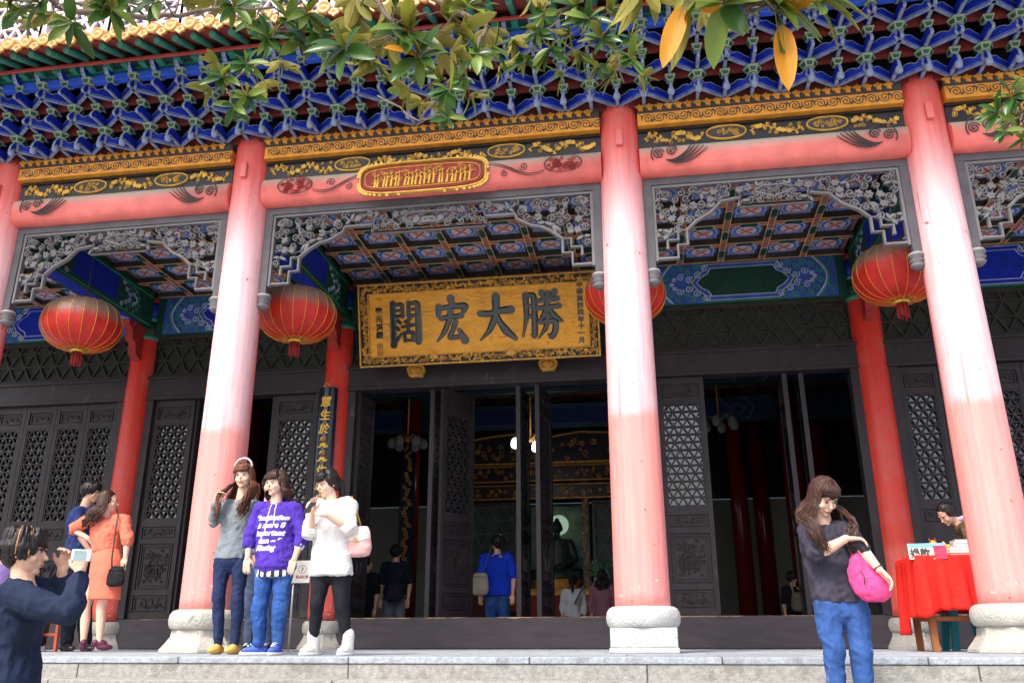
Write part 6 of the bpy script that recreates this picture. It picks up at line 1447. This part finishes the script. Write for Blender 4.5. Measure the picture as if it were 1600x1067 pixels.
def whorl(a, p, ax, n, L_, mi_f, yl=0):
    ax = Vector(ax).normalized(); u = ax.cross(Vector((0, 0, 1)) if abs(ax.z) < .9 else Vector((1, 0, 0))).normalized(); v = ax.cross(u)
    for k in range(n):
        t = 2.4*k+rl.uniform(-.3, .3); sp = rl.uniform(.5, 1.25); r_ = u*math.cos(t)+v*math.sin(t); d = ax*math.cos(sp)+r_*math.sin(sp)
        if d.z > .55: d.z *= .5
        L2 = L_*rl.uniform(.55, 1.15); mi = 2 if k < yl else (rl.choices((0, 4), (3, 2))[0])
        up = (ax*1.0-d*.2+Vector((0, 0, .7)))
        leafblade(a, p+r_*.006, d, up, L2, L2*rl.uniform(.29, .40), mi, rl.uniform(.05, .35))
LM = [M_lf, M_lu, M_ly, pm('leaf_midrib', (.30, .30, .10), .6, .1), M_ll]
leaves = MB(); wood = MB()
def spray(px, py, y, L_, n, ax=(0, -.3, -.6), yl=0, src=None):
    p = at(px, py, y); whorl(leaves, p, ax, n, L_, 0, yl)
    return p
def branch(pts, r0, r1):
    P = [Vector(p) for p in pts]; out = []
    for i in range(len(P)-1):
        for k in range(4): t = k/4; out.append(P[i].lerp(P[i+1], t)+Vector((rl.uniform(-1, 1), rl.uniform(-1, 1), rl.uniform(-1, 1)))*.012*(1 if k else 0))
    out.append(P[-1]); n = len(out); wood.tube(out, [r0+(r1-r0)*i/(n-1) for i in range(n)], 7)
hub = Vector((-1.6, -7.9, 4.4)); fork = Vector((-2.5, -10.0, 2.6))
trunk = MB(); trunk.tube([(-2.6, -10.2, GZ-.1), (-2.62, -10.2, GZ+.3), (-2.58, -10.15, .8), fork], [.27, .2, .17, .14], 14); trunk.build('trunk', M_bark, TR).location = -TR.location
branch([fork, (-2.2, -9.2, 3.7), hub], .11, .07)
# masses of leaves: (branch path as survey points with depth, sprays along it)
groups = [
 dict(y=-5.0, path=[(520, -160), (560, -40), (600, 20), (640, 80), (662, 120)], sp=[(600, 10, .15, 9), (560, 30, .15, 8), (640, 50, .15, 8), (690, 20, .14, 8), (720, 50, .13, 7), (655, 90, .15, 6), (590, 95, .13, 7), (540, 75, .14, 7), (640, 140, .11, 5), (730, 10, .13, 7), (560, -10, .15, 9), (675, 65, .14, 8), (610, 60, .14, 8), (705, 85, .13, 7), (575, 65, .13, 7), (620, -20, .15, 9), (690, -20, .14, 8)], yl={7: 0, 5: 1}),
 dict(y=-3.9, path=[(560, -60), (760, 40), (745, 85), (700, 130), (655, 190), (590, 150)], sp=[(745, 85, .12, 7), (760, 50, .12, 8), (700, 140, .11, 7), (690, 165, .10, 6), (720, 120, .11, 7), (780, 105, .11, 6), (672, 110, .12, 7), (735, 150, .1, 5), (700, 185, .09, 5), (770, 75, .12, 8), (725, 90, .11, 8), (690, 125, .1, 7), (800, 60, .12, 8), (660, 160, .1, 6)], yl={}),
 dict(y=-3.7, path=[(620, -80), (870, -10), (930, 40), (960, 80), (975, 130)], sp=[(850, 20, .12, 8), (890, 50, .12, 8), (940, 60, .12, 8), (985, 90, .11, 7), (960, 115, .11, 7), (910, 85, .12, 8), (860, 75, .12, 7), (820, 90, .11, 7), (1000, 120, .1, 6), (900, 10, .12, 8), (950, 20, .12, 8), (830, 0, .12, 8), (985, 60, .11, 6), (880, 115, .1, 5), (920, 30, .12, 8), (965, 85, .11, 7), (840, 50, .12, 8), (935, 105, .1, 7)], yl={3: 0}),
 dict(y=-3.9, path=[(300, -120), (380, -30), (430, 50), (405, 100), (350, 135)], sp=[(350, 120, .12, 8), (330, 140, .11, 8), (385, 100, .12, 8), (405, 130, .11, 7), (365, 165, .10, 6), (340, 100, .11, 7), (420, 60, .13, 8), (450, 30, .13, 8), (470, 60, .13, 8), (480, 20, .14, 8), (400, 30, .13, 7), (500, 50, .13, 7), (385, 150, .1, 6), (440, 95, .11, 7), (440, 0, .13, 8)], yl={}),
 dict(y=-5.2, k=1.02, path=[(-60, -90), (40, -30), (90, 10)], sp=[(85, 20, .16, 9), (60, 5, .15, 8), (110, 35, .14, 6), (30, 10, .15, 6), (130, 10, .14, 7), (175, 15, .14, 7), (200, 5, .14, 7), (20, -10, .15, 8)], yl={}),
 dict(y=-5.2, k=.98, path=[(90, 10), (240, 30), (330, 15), (430, 12)], sp=[(245, 0, .13, 7), (290, 5, .13, 6), (340, 0, .13, 8), (365, 10, .13, 8), (300, -20, .13, 8), (180, -15, .14, 8)], yl={1: 0}),
 dict(y=-6.3, k=1.0, path=[(900, -200), (1000, -60), (1080, -10), (1160, 20)], sp=[(1065, -12, .17, 6), (1215, 18, .17, 7), (1180, -12, .17, 7), (1110, -25, .17, 8), (1000, -30, .16, 8), (1275, -8, .15, 7), (1130, 5, .15, 6), (1240, -20, .16, 7)], yl={0: 1, 1: 1}),
 dict(y=-4.0, path=[(1080, -60), (1100, 10), (1140, 50), (1165, 52)], sp=[(1100, 10, .11, 6), (1075, 15, .11, 5)], yl={}),
 dict(y=-4.2, k=.92, path=[(1720, 60), (1660, 130), (1600, 180)], sp=[(1590, 180, .11, 8), (1560, 175, .11, 7), (1600, 215, .10, 7), (1580, 150, .11, 6), (1605, 195, .11, 7), (1570, 205, .09, 5), (1610, 130, .11, 6)], yl={}),
]
for g_ in groups:
    P = [at(px, py, g_['y']) for px, py in g_['path']]; start = hub if P[0].x < 3.5 else Vector((3.0, -8.6, 3.9)); P0 = [start]
    branch(P0+[start.lerp(P[0], .5)+Vector((0, 0, .25))]+P, .022, .005)
    for i, (px, py, L_, n) in enumerate(g_['sp']):
        y = g_['y']+rl.uniform(-.18, .18); p = at(px, py, y)
        near = min((q for k in range(len(P)-1) for q in (P[k], P[k].lerp(P[k+1], .35), P[k].lerp(P[k+1], .7), P[k+1])), key=lambda q: (q-p).length)
        d = (p-near); d = d.normalized() if d.length > .02 else Vector((rl.uniform(-.5, .5), -.3, -.4))
        branch([near, near.lerp(p, .5)+Vector((0, 0, .02)), p], .0045, .003)
        whorl(leaves, p, d*.8+Vector((rl.uniform(-.3, .3), -.35, -.35)), int(n*1.35), L_*g_.get('k', 1.22), 0, g_['yl'].get(i, 0))
branch([fork, (-.2, -9.6, 3.8), (3.0, -8.6, 3.9)], .10, .05)
wood.build('branches', M_bark, TR).location = -TR.location
leaves.build('foliage', LM, TR).location = -TR.location
# the two long yellow leaves that hang straight down, close to the lens
a = MB()
for (px, py, L_, dx) in ((1068, 8, .17, -.35), (1222, 38, .17, -.02)):
    p = at(px, py, -6.35); leafblade(a, p, (dx, 0, -1), (0, -1, .2), L_*1.05, L_*.30, 2, .02)
a.build('yellow_leaves', LM, TR, label='long yellow hanging magnolia leaves').location = -TR.location
